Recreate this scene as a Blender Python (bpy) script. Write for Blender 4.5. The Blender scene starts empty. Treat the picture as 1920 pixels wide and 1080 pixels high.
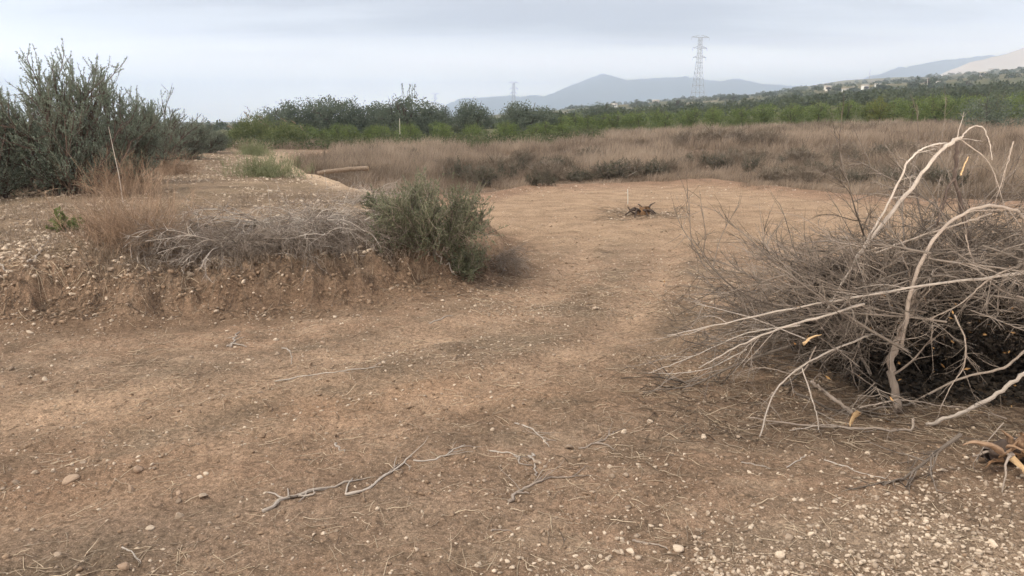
import bpy, math, random
import numpy as np

random.seed(3)
RNG = np.random.default_rng(11)
SC = bpy.context.scene
COL = SC.collection

# ------------------------------------------------------------------ camera model
FPX = 1400.0
HORIZON = 232.0
CAMZ = 1.6
PITCH = math.atan((540 - HORIZON) / FPX)
cp, sp = math.cos(PITCH), math.sin(PITCH)


def rays(px, py):
    u = (np.asarray(px, float) - 960) / FPX
    v = (540 - np.asarray(py, float)) / FPX
    return np.stack([u, cp + v * sp, -sp + v * cp], -1)


def at(px, py, depth):
    """point on the sight line of a photo pixel whose distance along +Y is depth"""
    r = rays(px, py)
    t = np.asarray(depth, float) / r[..., 1]
    p = r * t[..., None]
    p[..., 2] += CAMZ
    return p


def g0(px, py, z=0.0):
    r = rays(px, py)
    t = (z - CAMZ) / r[..., 2]
    p = r * np.asarray(t)[..., None]
    p[..., 2] += CAMZ
    return p


# ------------------------------------------------------------------ noise
def _hash(ix, iy, seed):
    h = (ix.astype(np.int64) * 374761393 + iy.astype(np.int64) * 668265263 + seed * 974711) & 0xFFFFFFFF
    h = ((h ^ (h >> 13)) * 1274126177) & 0xFFFFFFFF
    h = ((h ^ (h >> 16)) * 2246822519) & 0xFFFFFFFF
    h = h ^ (h >> 15)
    return (h & 0xFFFFFF) / float(0xFFFFFF)


def vnoise(x, y, seed=0):
    x = np.asarray(x, float); y = np.asarray(y, float)
    ix = np.floor(x); iy = np.floor(y)
    fx = x - ix; fy = y - iy
    fx = fx * fx * (3 - 2 * fx); fy = fy * fy * (3 - 2 * fy)
    a = _hash(ix, iy, seed); b = _hash(ix + 1, iy, seed)
    c = _hash(ix, iy + 1, seed); d = _hash(ix + 1, iy + 1, seed)
    return (a + (b - a) * fx) * (1 - fy) + (c + (d - c) * fx) * fy


def fbm(x, y, octv=4, seed=0, gain=0.5):
    s = 0.0; amp = 1.0; tot = 0.0
    x = np.asarray(x, float); y = np.asarray(y, float)
    ca, sa = math.cos(0.7), math.sin(0.7)
    for o in range(octv):
        s = s + amp * (vnoise(x, y, seed + o * 17) - 0.5)
        tot += amp; amp *= gain
        x, y = 2.03 * (ca * x - sa * y) + 3.1, 2.03 * (sa * x + ca * y) + 1.7
    return s / tot * 2


def sstep(a, b, x):
    t = np.clip((np.asarray(x, float) - a) / (b - a), 0, 1)
    return t * t * (3 - 2 * t)


# ------------------------------------------------------------------ terrain
_pts = [g0(-500, 632)[:2], g0(0, 604)[:2], g0(300, 590)[:2], g0(600, 570)[:2], g0(850, 552)[:2], g0(935, 530)[:2],
        g0(955, 505)[:2], g0(930, 440)[:2], np.array([-1.35, 12.7]), np.array([-2.5, 14.4]), np.array([-4.8, 19.3]), np.array([-8.2, 27.5]),
        np.array([-11, 47.0]), np.array([-80, 50.0]), np.array([-80, -4.0])]
POLY = np.array(_pts)


def sdf(x, y):
    """signed distance to the terrace outline, positive on the terrace"""
    x = np.asarray(x, float); y = np.asarray(y, float)
    d2 = np.full(x.shape, 1e18); inside = np.zeros(x.shape, bool)
    n = len(POLY)
    for i in range(n):
        ax, ay = POLY[i]; bx, by = POLY[(i + 1) % n]
        ex, ey = bx - ax, by - ay
        wx, wy = x - ax, y - ay
        t = np.clip((wx * ex + wy * ey) / (ex * ex + ey * ey), 0, 1)
        d2 = np.minimum(d2, (wx - t * ex) ** 2 + (wy - t * ey) ** 2)
        c = ((ay <= y) & (y < by)) | ((by <= y) & (y < ay))
        with np.errstate(divide='ignore', invalid='ignore'):
            xi = ax + (y - ay) / (by - ay if by != ay else 1e-9) * (bx - ax)
        inside ^= c & (x < xi)
    d = np.sqrt(d2)
    return np.where(inside, d, -d)


CREST_PX = [-200, 430, 900, 1060, 1200, 1300, 1400, 1480, 1560, 1650, 1740, 1800, 1920, 2100, 2500]
CREST_PY = [231, 231, 222, 207, 197, 188, 181, 168, 158, 152, 147, 141, 129, 112, 90]
CREST_U = [(p - 960) / FPX for p in CREST_PX]
CREST_E = [(HORIZON - p) / FPX for p in CREST_PY]
CRD = 1500.0


def far_h(x, y):
    yy = np.maximum(y, 1.0)
    u = np.clip(x / yy, -1.2, 1.2)
    ze = np.interp(u, [-.4, -.26, .03, .24, .53, .8, 1.2], [0, 0, .22, .85, 1.65, 2.2, 2.8])
    zc = CAMZ + CRD * np.interp(u, CREST_U, CREST_E)
    near = ze * sstep(16, 72, yy)
    t = np.clip((yy - 70) / (CRD - 70), 0, None)
    rise = (zc - ze) * np.minimum(t, 1) ** 1.05
    rise = np.where(t > 1, (zc - ze) * (1 - sstep(1, 2.2, t)), rise)
    return near + np.where(yy > 70, rise, 0)


def yfront(u):
    """where the dry grass begins, as distance along Y for a direction u = x / y"""
    px = np.array([560, 700, 860, 930, 1000, 1200, 1330, 1420, 1560, 1700, 1920, 2200])
    py = np.array([372, 374, 374, 368, 353, 346, 343, 355, 371, 378, 382, 386])
    return np.interp(u, (px - 960) / FPX, g0(px, py)[:, 1])


def yback(u):
    return np.interp(u, [-.5, -.3, .02, .08, .5, .52, .9], [55, 57, 60, 76, 76, 66, 66])


STUMP = g0(1205, 402)[:2]


def path_d(x, y, pts):
    P = g0([p_[0] for p_ in pts], [p_[1] for p_ in pts])[:, :2]
    P = smooth_line(P, 22)
    d2 = np.full(np.shape(x), 1e9)
    for (ax, ay), (bx, by) in zip(P[:-1], P[1:]):
        ex, ey = bx - ax, by - ay
        t = np.clip(((x - ax) * ex + (y - ay) * ey) / (ex * ex + ey * ey), 0, 1)
        d2 = np.minimum(d2, (x - ax - t * ex) ** 2 + (y - ay - t * ey) ** 2)
    return np.sqrt(d2)


TRACKS = [[(-200, 850), (0, 800), (300, 745), (600, 690), (880, 620), (1040, 540), (1090, 470), (1110, 420)],
          [(-200, 1010), (0, 965), (400, 860), (800, 765), (1120, 650), (1230, 540), (1260, 460), (1270, 415)]]


def smooth_line(P, n):
    """Catmull-Rom through the given points"""
    P = np.asarray(P, float)
    Q = np.concatenate([[2 * P[0] - P[1]], P, [2 * P[-1] - P[-2]]])
    t = np.linspace(0, len(P) - 1 - 1e-6, n); i = t.astype(int); f = (t - i)
    if P.ndim > 1: f = f[:, None]
    p0, p1, p2, p3 = Q[i], Q[i + 1], Q[i + 2], Q[i + 3]
    return 0.5 * (2 * p1 + (p2 - p0) * f + (2 * p0 - 5 * p1 + 4 * p2 - p3) * f ** 2 + (3 * p1 - p0 - 3 * p2 + p3) * f ** 3)


def height(x, y, fine=True):
    x = np.asarray(x, float); y = np.asarray(y, float)
    d = sdf(x, y)
    if fine:
        nearm = sstep(40, 12, y)
        d = d + nearm * (0.28 * fbm(x * 1.3, y * 1.3, 3, 5) + 0.10 * fbm(x * 5, y * 5, 3, 9))
    fade = sstep(46, 30, y)
    top = np.interp(d, [-.25, 0, .16, .34, .62, 1.2, 2.5], [0, .05, .20, .31, .40, .49, .55])
    h = top * fade
    h = h + far_h(x, y)
    u = x / np.maximum(y, 1)
    df = y - yfront(u)
    berm = np.exp(-((df + 0.1) / 0.7) ** 2) * sstep(-.4, -.1, -d) * sstep(1.0, .4, np.abs(u))
    h = h + 0.10 * berm
    r2 = (x - STUMP[0]) ** 2 + (y - STUMP[1]) ** 2
    h = h + 0.07 * np.exp(-r2 / 0.35)
    if fine:
        fz = sstep(60, 20, y)
        face = np.exp(-((d - .3) / .32) ** 2)
        h = h + fz * (0.075 * fbm(x * .35, y * .35, 3, 21) + 0.02 * fbm(x * 1.7, y * 1.7, 3, 31))
        nz = sstep(26, 9, y); nz2 = sstep(15, 7, y)
        h = h + nz2 * (0.010 * fbm(x * 6, y * 6, 3, 41) + 0.012 * fbm(x * 19, y * 19, 3, 43) + .006 * fbm(x * 47, y * 47, 2, 45))
        h = h + 1.5 * nz2 * face * (0.10 * np.abs(fbm(x * 3.2, y * 3.2, 3, 51)) + 0.06 * fbm(x * 9, y * 9, 3, 53) + .03 * fbm(x * 24, y * 24, 2, 55))
        # old wheel ruts curving from the track into the clearing
        for tr in TRACKS:
            pd = path_d(x, y, tr) + .05 * fbm(x * 2, y * 2, 2, 57)
            h = h - .020 * np.exp(-(pd / .16) ** 2) + .012 * np.exp(-((pd - .26) / .09) ** 2)
        fr = sstep(150, 400, y)
        h = h + fr * 5.0 * fbm(x * .006, y * .006, 4, 61) * sstep(3500, 1500, y)
    return h


def hit(px, py, tmax=1400.0, offset=0.0):
    """first point of the ground on the sight lines"""
    px = np.atleast_1d(np.asarray(px, float)); py = np.atleast_1d(np.asarray(py, float))
    r = rays(px, py)
    ts = np.geomspace(1.2, tmax, 170)
    lo = np.full(px.shape, ts[0]); hi = np.full(px.shape, tmax)
    done = np.zeros(px.shape, bool)
    for i in range(1, len(ts)):
        p = r * ts[i]
        below = (p[:, 2] + CAMZ) < height(p[:, 0], p[:, 1], False) + offset
        new = below & ~done
        lo[new] = ts[i - 1]; hi[new] = ts[i]
        done |= below
        if done.all():
            break
    for _ in range(9):
        m = (lo + hi) / 2
        p = r * m[:, None]
        below = (p[:, 2] + CAMZ) < height(p[:, 0], p[:, 1], False) + offset
        hi = np.where(below, m, hi); lo = np.where(below, lo, m)
    p = r * hi[:, None]
    p[:, 2] = height(p[:, 0], p[:, 1])
    return p, done


def hit1(px, py):
    return hit(px, py)[0][0]


# ------------------------------------------------------------------ mesh helpers
def mesh(name, V, F, attrs=None, smooth=False, cols=None):
    V = np.ascontiguousarray(V, np.float32)
    me = bpy.data.meshes.new(name)
    if not isinstance(F, list):
        F = [F]
    F = [np.asarray(f, np.int32) for f in F if len(f)]
    nl = sum(f.size for f in F); nf = sum(len(f) for f in F)
    me.vertices.add(len(V)); me.vertices.foreach_set('co', V.ravel())
    me.loops.add(nl); me.polygons.add(nf)
    me.loops.foreach_set('vertex_index', np.concatenate([f.ravel() for f in F]))
    starts = []; s = 0
    for f in F:
        k = f.shape[1]
        starts.append(s + np.arange(len(f)) * k); s += f.size
    me.polygons.foreach_set('loop_start', np.concatenate(starts).astype(np.int32))
    if smooth:
        me.polygons.foreach_set('use_smooth', np.ones(nf, bool))
    for k, a in (attrs or {}).items():
        at_ = me.attributes.new(k, 'FLOAT', 'POINT')
        at_.data.foreach_set('value', np.ascontiguousarray(a, np.float32))
    for k, a in (cols or {}).items():
        at_ = me.attributes.new(k, 'FLOAT_COLOR', 'POINT')
        c = np.ones((len(V), 4), np.float32); c[:, :3] = a
        at_.data.foreach_set('color', c.ravel())
    me.update(calc_edges=True)
    return me


def link(name, me, m=None, parent=None, loc=None):
    o = bpy.data.objects.new(name, me)
    COL.objects.link(o)
    if m is not None and me is not None:
        me.materials.clear(); me.materials.append(m)
    if parent is not None:
        o.parent = parent
    if loc is not None:
        o.location = [float(v) for v in loc]
    return o


def tag(o, label=None, cat=None, group=None, kind=None):
    if label: o['label'] = label
    if cat: o['category'] = cat
    if group: o['group'] = group
    if kind: o['kind'] = kind
    return o


def empty(name, loc, rz=0.0):
    o = bpy.data.objects.new(name, None)
    o.empty_display_size = 0.1
    COL.objects.link(o)
    o.location = [float(v) for v in loc]; o.rotation_euler = (0, 0, rz)
    return o


def copy_tree(o, parent=None):
    c = o.copy(); COL.objects.link(c)
    if parent is not None:
        c.parent = parent
    for ch in list(o.children):
        copy_tree(ch, c)
    return c


class Parts:
    """collects arrays that become ONE mesh"""
    def __init__(self):
        self.V = []; self.Q = []; self.T = []; self.A = []; self.n = 0

    def add(self, V, Q=None, T=None, a=None):
        V = np.asarray(V, float).reshape(-1, 3)
        if len(V) == 0:
            return self
        self.V.append(V)
        if Q is not None and len(Q): self.Q.append(np.asarray(Q) + self.n)
        if T is not None and len(T): self.T.append(np.asarray(T) + self.n)
        self.A.append(np.full(len(V), 0.5) if a is None else np.broadcast_to(np.asarray(a, float), (len(V),)))
        self.n += len(V)
        return self

    def build(self, name, smooth=False):
        F = []
        if self.Q: F.append(np.concatenate(self.Q))
        if self.T: F.append(np.concatenate(self.T))
        return mesh(name, np.concatenate(self.V), F, {'rnd': np.concatenate(self.A)}, smooth)


def nrm(v):
    return v / np.maximum(np.linalg.norm(v, axis=-1, keepdims=True), 1e-9)


def tubes(P, R, sides=5, rnd=None):
    """P (M,K,3) centre lines, R (M,K) radii -> V, quads, rnd"""
    P = np.asarray(P, float); R = np.asarray(R, float)
    if P.ndim == 2:
        P = P[None]; R = R[None]
    M, K, _ = P.shape
    T = np.empty_like(P)
    T[:, 1:-1] = P[:, 2:] - P[:, :-2]
    T[:, 0] = P[:, 1] - P[:, 0]; T[:, -1] = P[:, -1] - P[:, -2]
    T = nrm(T)
    avg = nrm(P[:, -1] - P[:, 0] + 1e-6)
    ref = np.zeros((M, 3)); ref[np.arange(M), np.argmin(np.abs(avg), 1)] = 1
    N = nrm(np.cross(T, ref[:, None, :])); B = np.cross(T, N)
    a = np.arange(sides) * 2 * math.pi / sides
    V = P[:, :, None, :] + R[:, :, None, None] * (N[:, :, None, :] * np.cos(a)[None, None, :, None] + B[:, :, None, :] * np.sin(a)[None, None, :, None])
    idx = np.arange(M * K * sides).reshape(M, K, sides)
    i0 = idx[:, :-1]; i1 = idx[:, 1:]
    Q = np.stack([i0, np.roll(i0, -1, 2), np.roll(i1, -1, 2), i1], -1).reshape(-1, 4)
    if rnd is None:
        rnd = RNG.random(M)
    rnd = np.broadcast_to(np.asarray(rnd, float), (M,))
    return V.reshape(-1, 3), Q, np.repeat(rnd, K * sides)


def addt(pt, P, R, sides=5, rnd=None):
    V, Q, a = tubes(P, R, sides, rnd)
    pt.add(V, Q, None, a)


def grow(S, D, L, K=6, bend=None, wig=0.15):
    """M curved shoots: starts S, directions D, lengths L"""
    S = np.asarray(S, float); M = len(S)
    D = nrm(np.asarray(D, float)); L = np.broadcast_to(np.asarray(L, float), (M,))
    P = np.empty((M, K, 3)); P[:, 0] = S
    d = D.copy()
    for k in range(1, K):
        d = d + RNG.normal(0, wig, (M, 3))
        if bend is not None:
            d = d + np.asarray(bend) / K
        d = nrm(d)
        P[:, k] = P[:, k - 1] + d * (L / (K - 1))[:, None]
    return P


def taper(M, K, r0, r1=0.25):
    r0 = np.broadcast_to(np.asarray(r0, float), (M,))
    return r0[:, None] * np.linspace(1, r1, K)[None]


def kids(P, n, f0=0.2, f1=1.0, spread=0.8):
    """n side-shoot starts per line: start, direction, fraction"""
    M, K, _ = P.shape
    f = f0 + (f1 - f0) * RNG.random((M, n))
    x = f * (K - 1); i = np.minimum(x.astype(int), K - 2); w = (x - i)[..., None]
    m = np.arange(M)[:, None]
    a = P[m, i]; b = P[m, i + 1]
    S = (a * (1 - w) + b * w).reshape(-1, 3)
    D = nrm(nrm(b - a).reshape(-1, 3) + RNG.normal(0, spread, (M * n, 3)))
    return S, D, f.reshape(-1)


def capped(P, R):
    """adds closing rings of no radius to one centre line"""
    P = np.concatenate([[P[0]], P, [P[-1]]]); R = np.concatenate([[1e-4], R, [1e-4]])
    return P, R


def leaves(C, D, ln, wd, rnd=None):
    """diamond leaves at C along D -> V, quads, rnd"""
    M = len(C); D = nrm(D)
    ln = np.broadcast_to(np.asarray(ln, float), (M,))[:, None]; wd = np.broadcast_to(np.asarray(wd, float), (M,))[:, None]
    sd = nrm(np.cross(D, RNG.normal(0, 1, (M, 3))))
    up = np.cross(D, sd)
    mid = C + D * ln * .5 + up * ln * .06
    V = np.stack([C, mid + sd * wd * .5, C + D * ln, mid - sd * wd * .5], 1).reshape(-1, 3)
    Q = np.arange(M * 4).reshape(M, 4)
    if rnd is None: rnd = RNG.random(M)
    return V, Q, np.repeat(rnd, 4)


def blades(B, h, lean, w, rnd=None):
    """grass blades, two quads each"""
    M = len(B)
    h = np.broadcast_to(np.asarray(h, float), (M,)); w = np.broadcast_to(np.asarray(w, float), (M,))
    a = RNG.random(M) * 2 * math.pi
    s = np.stack([np.cos(a), np.sin(a), np.zeros(M)], -1)
    up = np.array([0, 0, 1.0])
    ln = np.concatenate([lean, np.zeros((M, 1))], 1)
    mid = B + up * (h * .55)[:, None] + ln * .35
    top = B + up * h[:, None] + ln
    V = np.stack([B - s * w[:, None] * .5, B + s * w[:, None] * .5, mid - s * w[:, None] * .4, mid + s * w[:, None] * .4,
                  top - s * w[:, None] * .12, top + s * w[:, None] * .12], 1).reshape(-1, 3)
    i = np.arange(M)[:, None] * 6
    Q = np.concatenate([i + np.array([0, 1, 3, 2]), i + np.array([2, 3, 5, 4])])
    if rnd is None: rnd = RNG.random(M)
    return V, Q, np.repeat(rnd, 6)


def ico(sub):
    import bmesh
    bm = bmesh.new(); bmesh.ops.create_icosphere(bm, subdivisions=sub, radius=1)
    bm.verts.ensure_lookup_table()
    V = np.array([v.co[:] for v in bm.verts]); T = np.array([[v.index for v in f.verts] for f in bm.faces])
    bm.free(); return V, T


ICO1, ICO1T = ico(1)
ICO2, ICO2T = ico(2)
ICO3, ICO3T = ico(3)


def stones(C, size, base=(ICO1, ICO1T), rough=.22, flat=.6, sink=.25):
    """lumpy stones at C -> V, tris, rnd"""
    bv, bt = base; M = len(C); n = len(bv)
    size = np.broadcast_to(np.asarray(size, float), (M,))
    sc = np.stack([RNG.uniform(.7, 1.25, M), RNG.uniform(.6, 1.0, M), RNG.uniform(.65, 1.1, M) * flat], -1) * size[:, None] * .5
    # facets: random planes cut the ball
    V = np.repeat(bv[None], M, 0)
    for _ in range(9):
        nd = nrm(RNG.normal(0, 1, (M, 3))); off = RNG.uniform(.36, .9, M)
        dd = np.einsum('mnk,mk->mn', V, nd) - off[:, None]
        V = V - np.maximum(dd, 0)[..., None] * nd[:, None, :]
    V = V * (1 + RNG.normal(0, rough * .25, (M, n, 1)))
    V = V * sc[:, None, :]
    a = RNG.random(M) * 6.283; ca, sa = np.cos(a)[:, None], np.sin(a)[:, None]
    x = V[..., 0] * ca - V[..., 1] * sa; y = V[..., 0] * sa + V[..., 1] * ca
    z = V[..., 2] + (V[..., 0] * RNG.normal(0, .2, (M, 1)))
    V = np.stack([x, y, z], -1) + C[:, None, :]
    V[..., 2] += (sc[:, 2] * (1 - 2 * sink))[:, None]
    T = (np.arange(M)[:, None, None] * n + bt[None]).reshape(-1, 3)
    return V.reshape(-1, 3), T, np.repeat(RNG.random(M), n)


# ------------------------------------------------------------------ materials
def nodes(name):
    m = bpy.data.materials.new(name); m.use_nodes = True
    nt = m.node_tree; b = nt.nodes['Principled BSDF']
    b.inputs['Specular IOR Level'].default_value = 0.25
    return m, nt, b


def mat(name, c0, c1, rough=.9, nscale=6.0, nmix=.35, c2=None, bump=0.0, bscale=40.0, stretch=None, spec=.2):
    """colour from the per-piece value rnd, broken up by noise"""
    m, nt, b = nodes(name)
    N, L = nt.nodes, nt.links
    at_ = N.new('ShaderNodeAttribute'); at_.attribute_name = 'rnd'
    tc = N.new('ShaderNodeTexCoord')
    src = tc.outputs['Object']
    if stretch:
        mp = N.new('ShaderNodeMapping'); mp.inputs['Scale'].default_value = stretch
        L.new(src, mp.inputs['Vector']); src = mp.outputs['Vector']
    no = N.new('ShaderNodeTexNoise'); no.inputs['Scale'].default_value = nscale; no.inputs['Detail'].default_value = 4
    L.new(src, no.inputs['Vector'])
    mx = N.new('ShaderNodeMix'); mx.data_type = 'FLOAT'; mx.inputs['Factor'].default_value = nmix
    L.new(at_.outputs['Fac'], mx.inputs['A']); L.new(no.outputs['Fac'], mx.inputs['B'])
    rp = N.new('ShaderNodeValToRGB')
    rp.color_ramp.elements[0].position = .15; rp.color_ramp.elements[0].color = (*c0, 1)
    rp.color_ramp.elements[1].position = .85; rp.color_ramp.elements[1].color = (*c1, 1)
    if c2:
        e = rp.color_ramp.elements.new(.97); e.color = (*c2, 1)
    L.new(mx.outputs['Result'], rp.inputs['Fac'])
    L.new(rp.outputs['Color'], b.inputs['Base Color'])
    b.inputs['Roughness'].default_value = rough
    b.inputs['Specular IOR Level'].default_value = spec
    if bump:
        n2 = N.new('ShaderNodeTexNoise'); n2.inputs['Scale'].default_value = bscale; n2.inputs['Detail'].default_value = 5
        L.new(src, n2.inputs['Vector'])
        bp = N.new('ShaderNodeBump'); bp.inputs['Strength'].default_value = bump; bp.inputs['Distance'].default_value = .01
        L.new(n2.outputs['Fac'], bp.inputs['Height']); L.new(bp.outputs['Normal'], b.inputs['Normal'])
    return m


def leafy(m, f=.4):
    """thin leaves pass part of the light"""
    nt = m.node_tree; b = nt.nodes['Principled BSDF']; out = nt.nodes['Material Output']
    col = b.inputs['Base Color'].links[0].from_socket
    tr = nt.nodes.new('ShaderNodeBsdfTranslucent'); mx = nt.nodes.new('ShaderNodeMixShader'); mx.inputs[0].default_value = f
    nt.links.new(col, tr.inputs['Color']); nt.links.new(b.outputs[0], mx.inputs[1]); nt.links.new(tr.outputs[0], mx.inputs[2])
    nt.links.new(mx.outputs[0], out.inputs['Surface'])
    return m


def ground_mat():
    m, nt, b = nodes('ground_soil')
    N, L = nt.nodes, nt.links
    a = N.new('ShaderNodeAttribute'); a.attribute_name = 'soil'
    geo = N.new('ShaderNodeNewGeometry')
    def noise(scale, det=5, rough=.6):
        n = N.new('ShaderNodeTexNoise'); n.inputs['Scale'].default_value = scale
        n.inputs['Detail'].default_value = det; n.inputs['Roughness'].default_value = rough
        L.new(geo.outputs['Position'], n.inputs['Vector']); return n
    def ramp(src, p0, v0, p1, v1):
        r = N.new('ShaderNodeMapRange'); r.inputs['From Min'].default_value = p0; r.inputs['From Max'].default_value = p1
        r.inputs['To Min'].default_value = v0; r.inputs['To Max'].default_value = v1
        L.new(src, r.inputs['Value']); return r.outputs['Result']
    n1 = noise(2.3, 6); n2 = noise(38, 4, .7); n3 = noise(140, 3, .7)
    f1 = ramp(n1.outputs['Fac'], .3, .74, .7, 1.24)
    f2 = ramp(n2.outputs['Fac'], .3, .55, .7, 1.5)
    f3 = ramp(n3.outputs['Fac'], .3, .6, .7, 1.45)
    mu = N.new('ShaderNodeMath'); mu.operation = 'MULTIPLY'; L.new(f1, mu.inputs[0]); L.new(f2, mu.inputs[1])
    mu2 = N.new('ShaderNodeMath'); mu2.operation = 'MULTIPLY'; L.new(mu.outputs[0], mu2.inputs[0]); L.new(f3, mu2.inputs[1])
    sc = N.new('ShaderNodeVectorMath'); sc.operation = 'SCALE'
    L.new(a.outputs['Color'], sc.inputs[0]); L.new(mu2.outputs[0], sc.inputs['Scale'])
    # tiny grit: pale and dark grains
    vo = N.new('ShaderNodeTexVoronoi'); vo.inputs['Scale'].default_value = 95
    L.new(geo.outputs['Position'], vo.inputs['Vector'])
    gate = N.new('ShaderNodeMath'); gate.operation = 'LESS_THAN'; gate.inputs[1].default_value = .26
    L.new(vo.outputs['Distance'], gate.inputs[0])
    pick = N.new('ShaderNodeSeparateColor'); L.new(vo.outputs['Color'], pick.inputs[0])
    g2 = N.new('ShaderNodeMath'); g2.operation = 'GREATER_THAN'; g2.inputs[1].default_value = .83
    L.new(pick.outputs[0], g2.inputs[0])
    gm = N.new('ShaderNodeMath'); gm.operation = 'MULTIPLY'; L.new(gate.outputs[0], gm.inputs[0]); L.new(g2.outputs[0], gm.inputs[1])
    gg = N.new('ShaderNodeAttribute'); gg.attribute_name = 'grit'
    gm2 = N.new('ShaderNodeMath'); gm2.operation = 'MULTIPLY'; L.new(gm.outputs[0], gm2.inputs[0]); L.new(gg.outputs['Fac'], gm2.inputs[1])
    mx = N.new('ShaderNodeMix'); mx.data_type = 'RGBA'
    L.new(gm2.outputs[0], mx.inputs['Factor']); L.new(sc.outputs[0], mx.inputs['A']); mx.inputs['B'].default_value = (.56, .43, .30, 1)
    L.new(mx.outputs['Result'], b.inputs['Base Color'])
    b.inputs['Roughness'].default_value = 1; b.inputs['Specular IOR Level'].default_value = .05
    n4 = noise(26, 7, .72)
    bp = N.new('ShaderNodeBump'); bp.inputs['Strength'].default_value = 1.0; bp.inputs['Distance'].default_value = .035
    L.new(n4.outputs['Fac'], bp.inputs['Height']); L.new(bp.outputs['Normal'], b.inputs['Normal'])
    return m


M_BARK = mat('grey_bark', (.16, .12, .09), (.40, .33, .265), nscale=14, nmix=.6, bump=.6, bscale=70)
M_PALE = mat('pale_bark', (.19, .155, .125), (.47, .40, .33), nscale=12, nmix=.65, bump=.5, bscale=60)
M_TWIG = mat('dry_twig', (.062, .047, .036), (.33, .27, .215), nscale=5, nmix=.25)
M_REDTWIG = mat('russet_dry_stem', (.13, .082, .054), (.38, .265, .175), nscale=5, nmix=.25)
M_GREYTWIG = mat('silvery_dead_twig', (.17, .135, .11), (.56, .49, .41), nscale=5, nmix=.25)
M_DARKBARK = mat('dark_bark', (.045, .033, .026), (.13, .095, .075), nscale=20, nmix=.6, bump=.7, bscale=60)
M_SPLIT = mat('split_wood', (.36, .23, .115), (.54, .38, .21), nscale=20, nmix=.6, stretch=(1, 1, .2))
M_ORANGE = mat('fresh_broken_wood', (.17, .10, .06), (.42, .28, .175), nscale=25, nmix=.7, bump=.6, bscale=50)
M_OLIVE = mat('olive_leaf', (.095, .120, .086), (.25, .29, .215), nscale=1.6, nmix=.3, c2=(.36, .40, .31), rough=.65, spec=.3)
M_DARKLEAF = mat('evergreen_leaf', (.060, .078, .056), (.19, .215, .15), nscale=.9, nmix=.4, rough=.75)
M_CITRUS = mat('citrus_leaf', (.046, .070, .020), (.215, .265, .075), nscale=1.1, nmix=.4, rough=.6, spec=.3)
M_YELLOW = mat('yellowing_leaf', (.08, .10, .022), (.22, .22, .06), nscale=1.1, nmix=.4, rough=.7)
M_BUSH = mat('scrub_leaf', (.085, .095, .055), (.26, .265, .16), nscale=3, nmix=.35, c2=(.42, .37, .24), rough=.8)
M_WEED = mat('green_weed', (.05, .065, .022), (.17, .175, .075), nscale=3, nmix=.35)
M_REED = mat('reed_leaf', (.07, .095, .030), (.22, .235, .10), nscale=2, nmix=.4)
M_DRYGRASS = mat('dry_grass', (.095, .068, .046), (.50, .39, .285), nscale=.22, nmix=.5)
M_SCRUBDRY = mat('dry_scrub', (.105, .082, .060), (.33, .265, .195), nscale=1, nmix=.35)
M_STRAW = mat('straw_litter', (.10, .07, .05), (.62, .49, .34), nscale=2, nmix=.2)
M_STONE = mat('pale_limestone', (.25, .185, .13), (.58, .465, .345), nscale=30, nmix=.3, bump=.4, bscale=90, c2=(.68, .6, .5))
M_BROWNSTONE = mat('earthy_stone', (.22, .145, .095), (.36, .26, .18), nscale=30, nmix=.4, bump=.4, bscale=90)
M_CLOD = mat('soil_clod', (.17, .115, .075), (.31, .215, .14), nscale=30, nmix=.4, bump=.5, bscale=80)
M_LOG = mat('weathered_log_bark', (.10, .072, .05), (.33, .25, .18), nscale=26, nmix=.85, bump=.9, bscale=55)
M_TORN = mat('torn_weathered_wood', (.06, .035, .02), (.36, .21, .11), nscale=30, nmix=.85, bump=.8, bscale=60)
M_STEEL = mat('galvanised_steel', (.30, .31, .33), (.42, .43, .45), rough=.6, nscale=2)
M_WALLW = mat('white_render', (.62, .58, .50), (.80, .77, .70), nscale=.8, nmix=.6)
M_WALLB = mat('ochre_render', (.56, .50, .42), (.70, .63, .54), nscale=.8, nmix=.6)
M_ROOF = mat('clay_roof', (.50, .42, .35), (.62, .53, .45), nscale=2, nmix=.6)
M_SHUT = mat('dark_opening', (.04, .04, .045), (.09, .08, .07), nscale=2)
M_POLE = mat('weathered_pole', (.40, .36, .30), (.60, .55, .47), nscale=2)
M_DEADLEAF = mat('dead_leaf', (.18, .09, .035), (.50, .30, .12), nscale=4)

for m_ in (M_OLIVE, M_DARKLEAF, M_CITRUS, M_YELLOW, M_BUSH, M_WEED, M_REED, M_DRYGRASS):
    leafy(m_)

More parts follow.
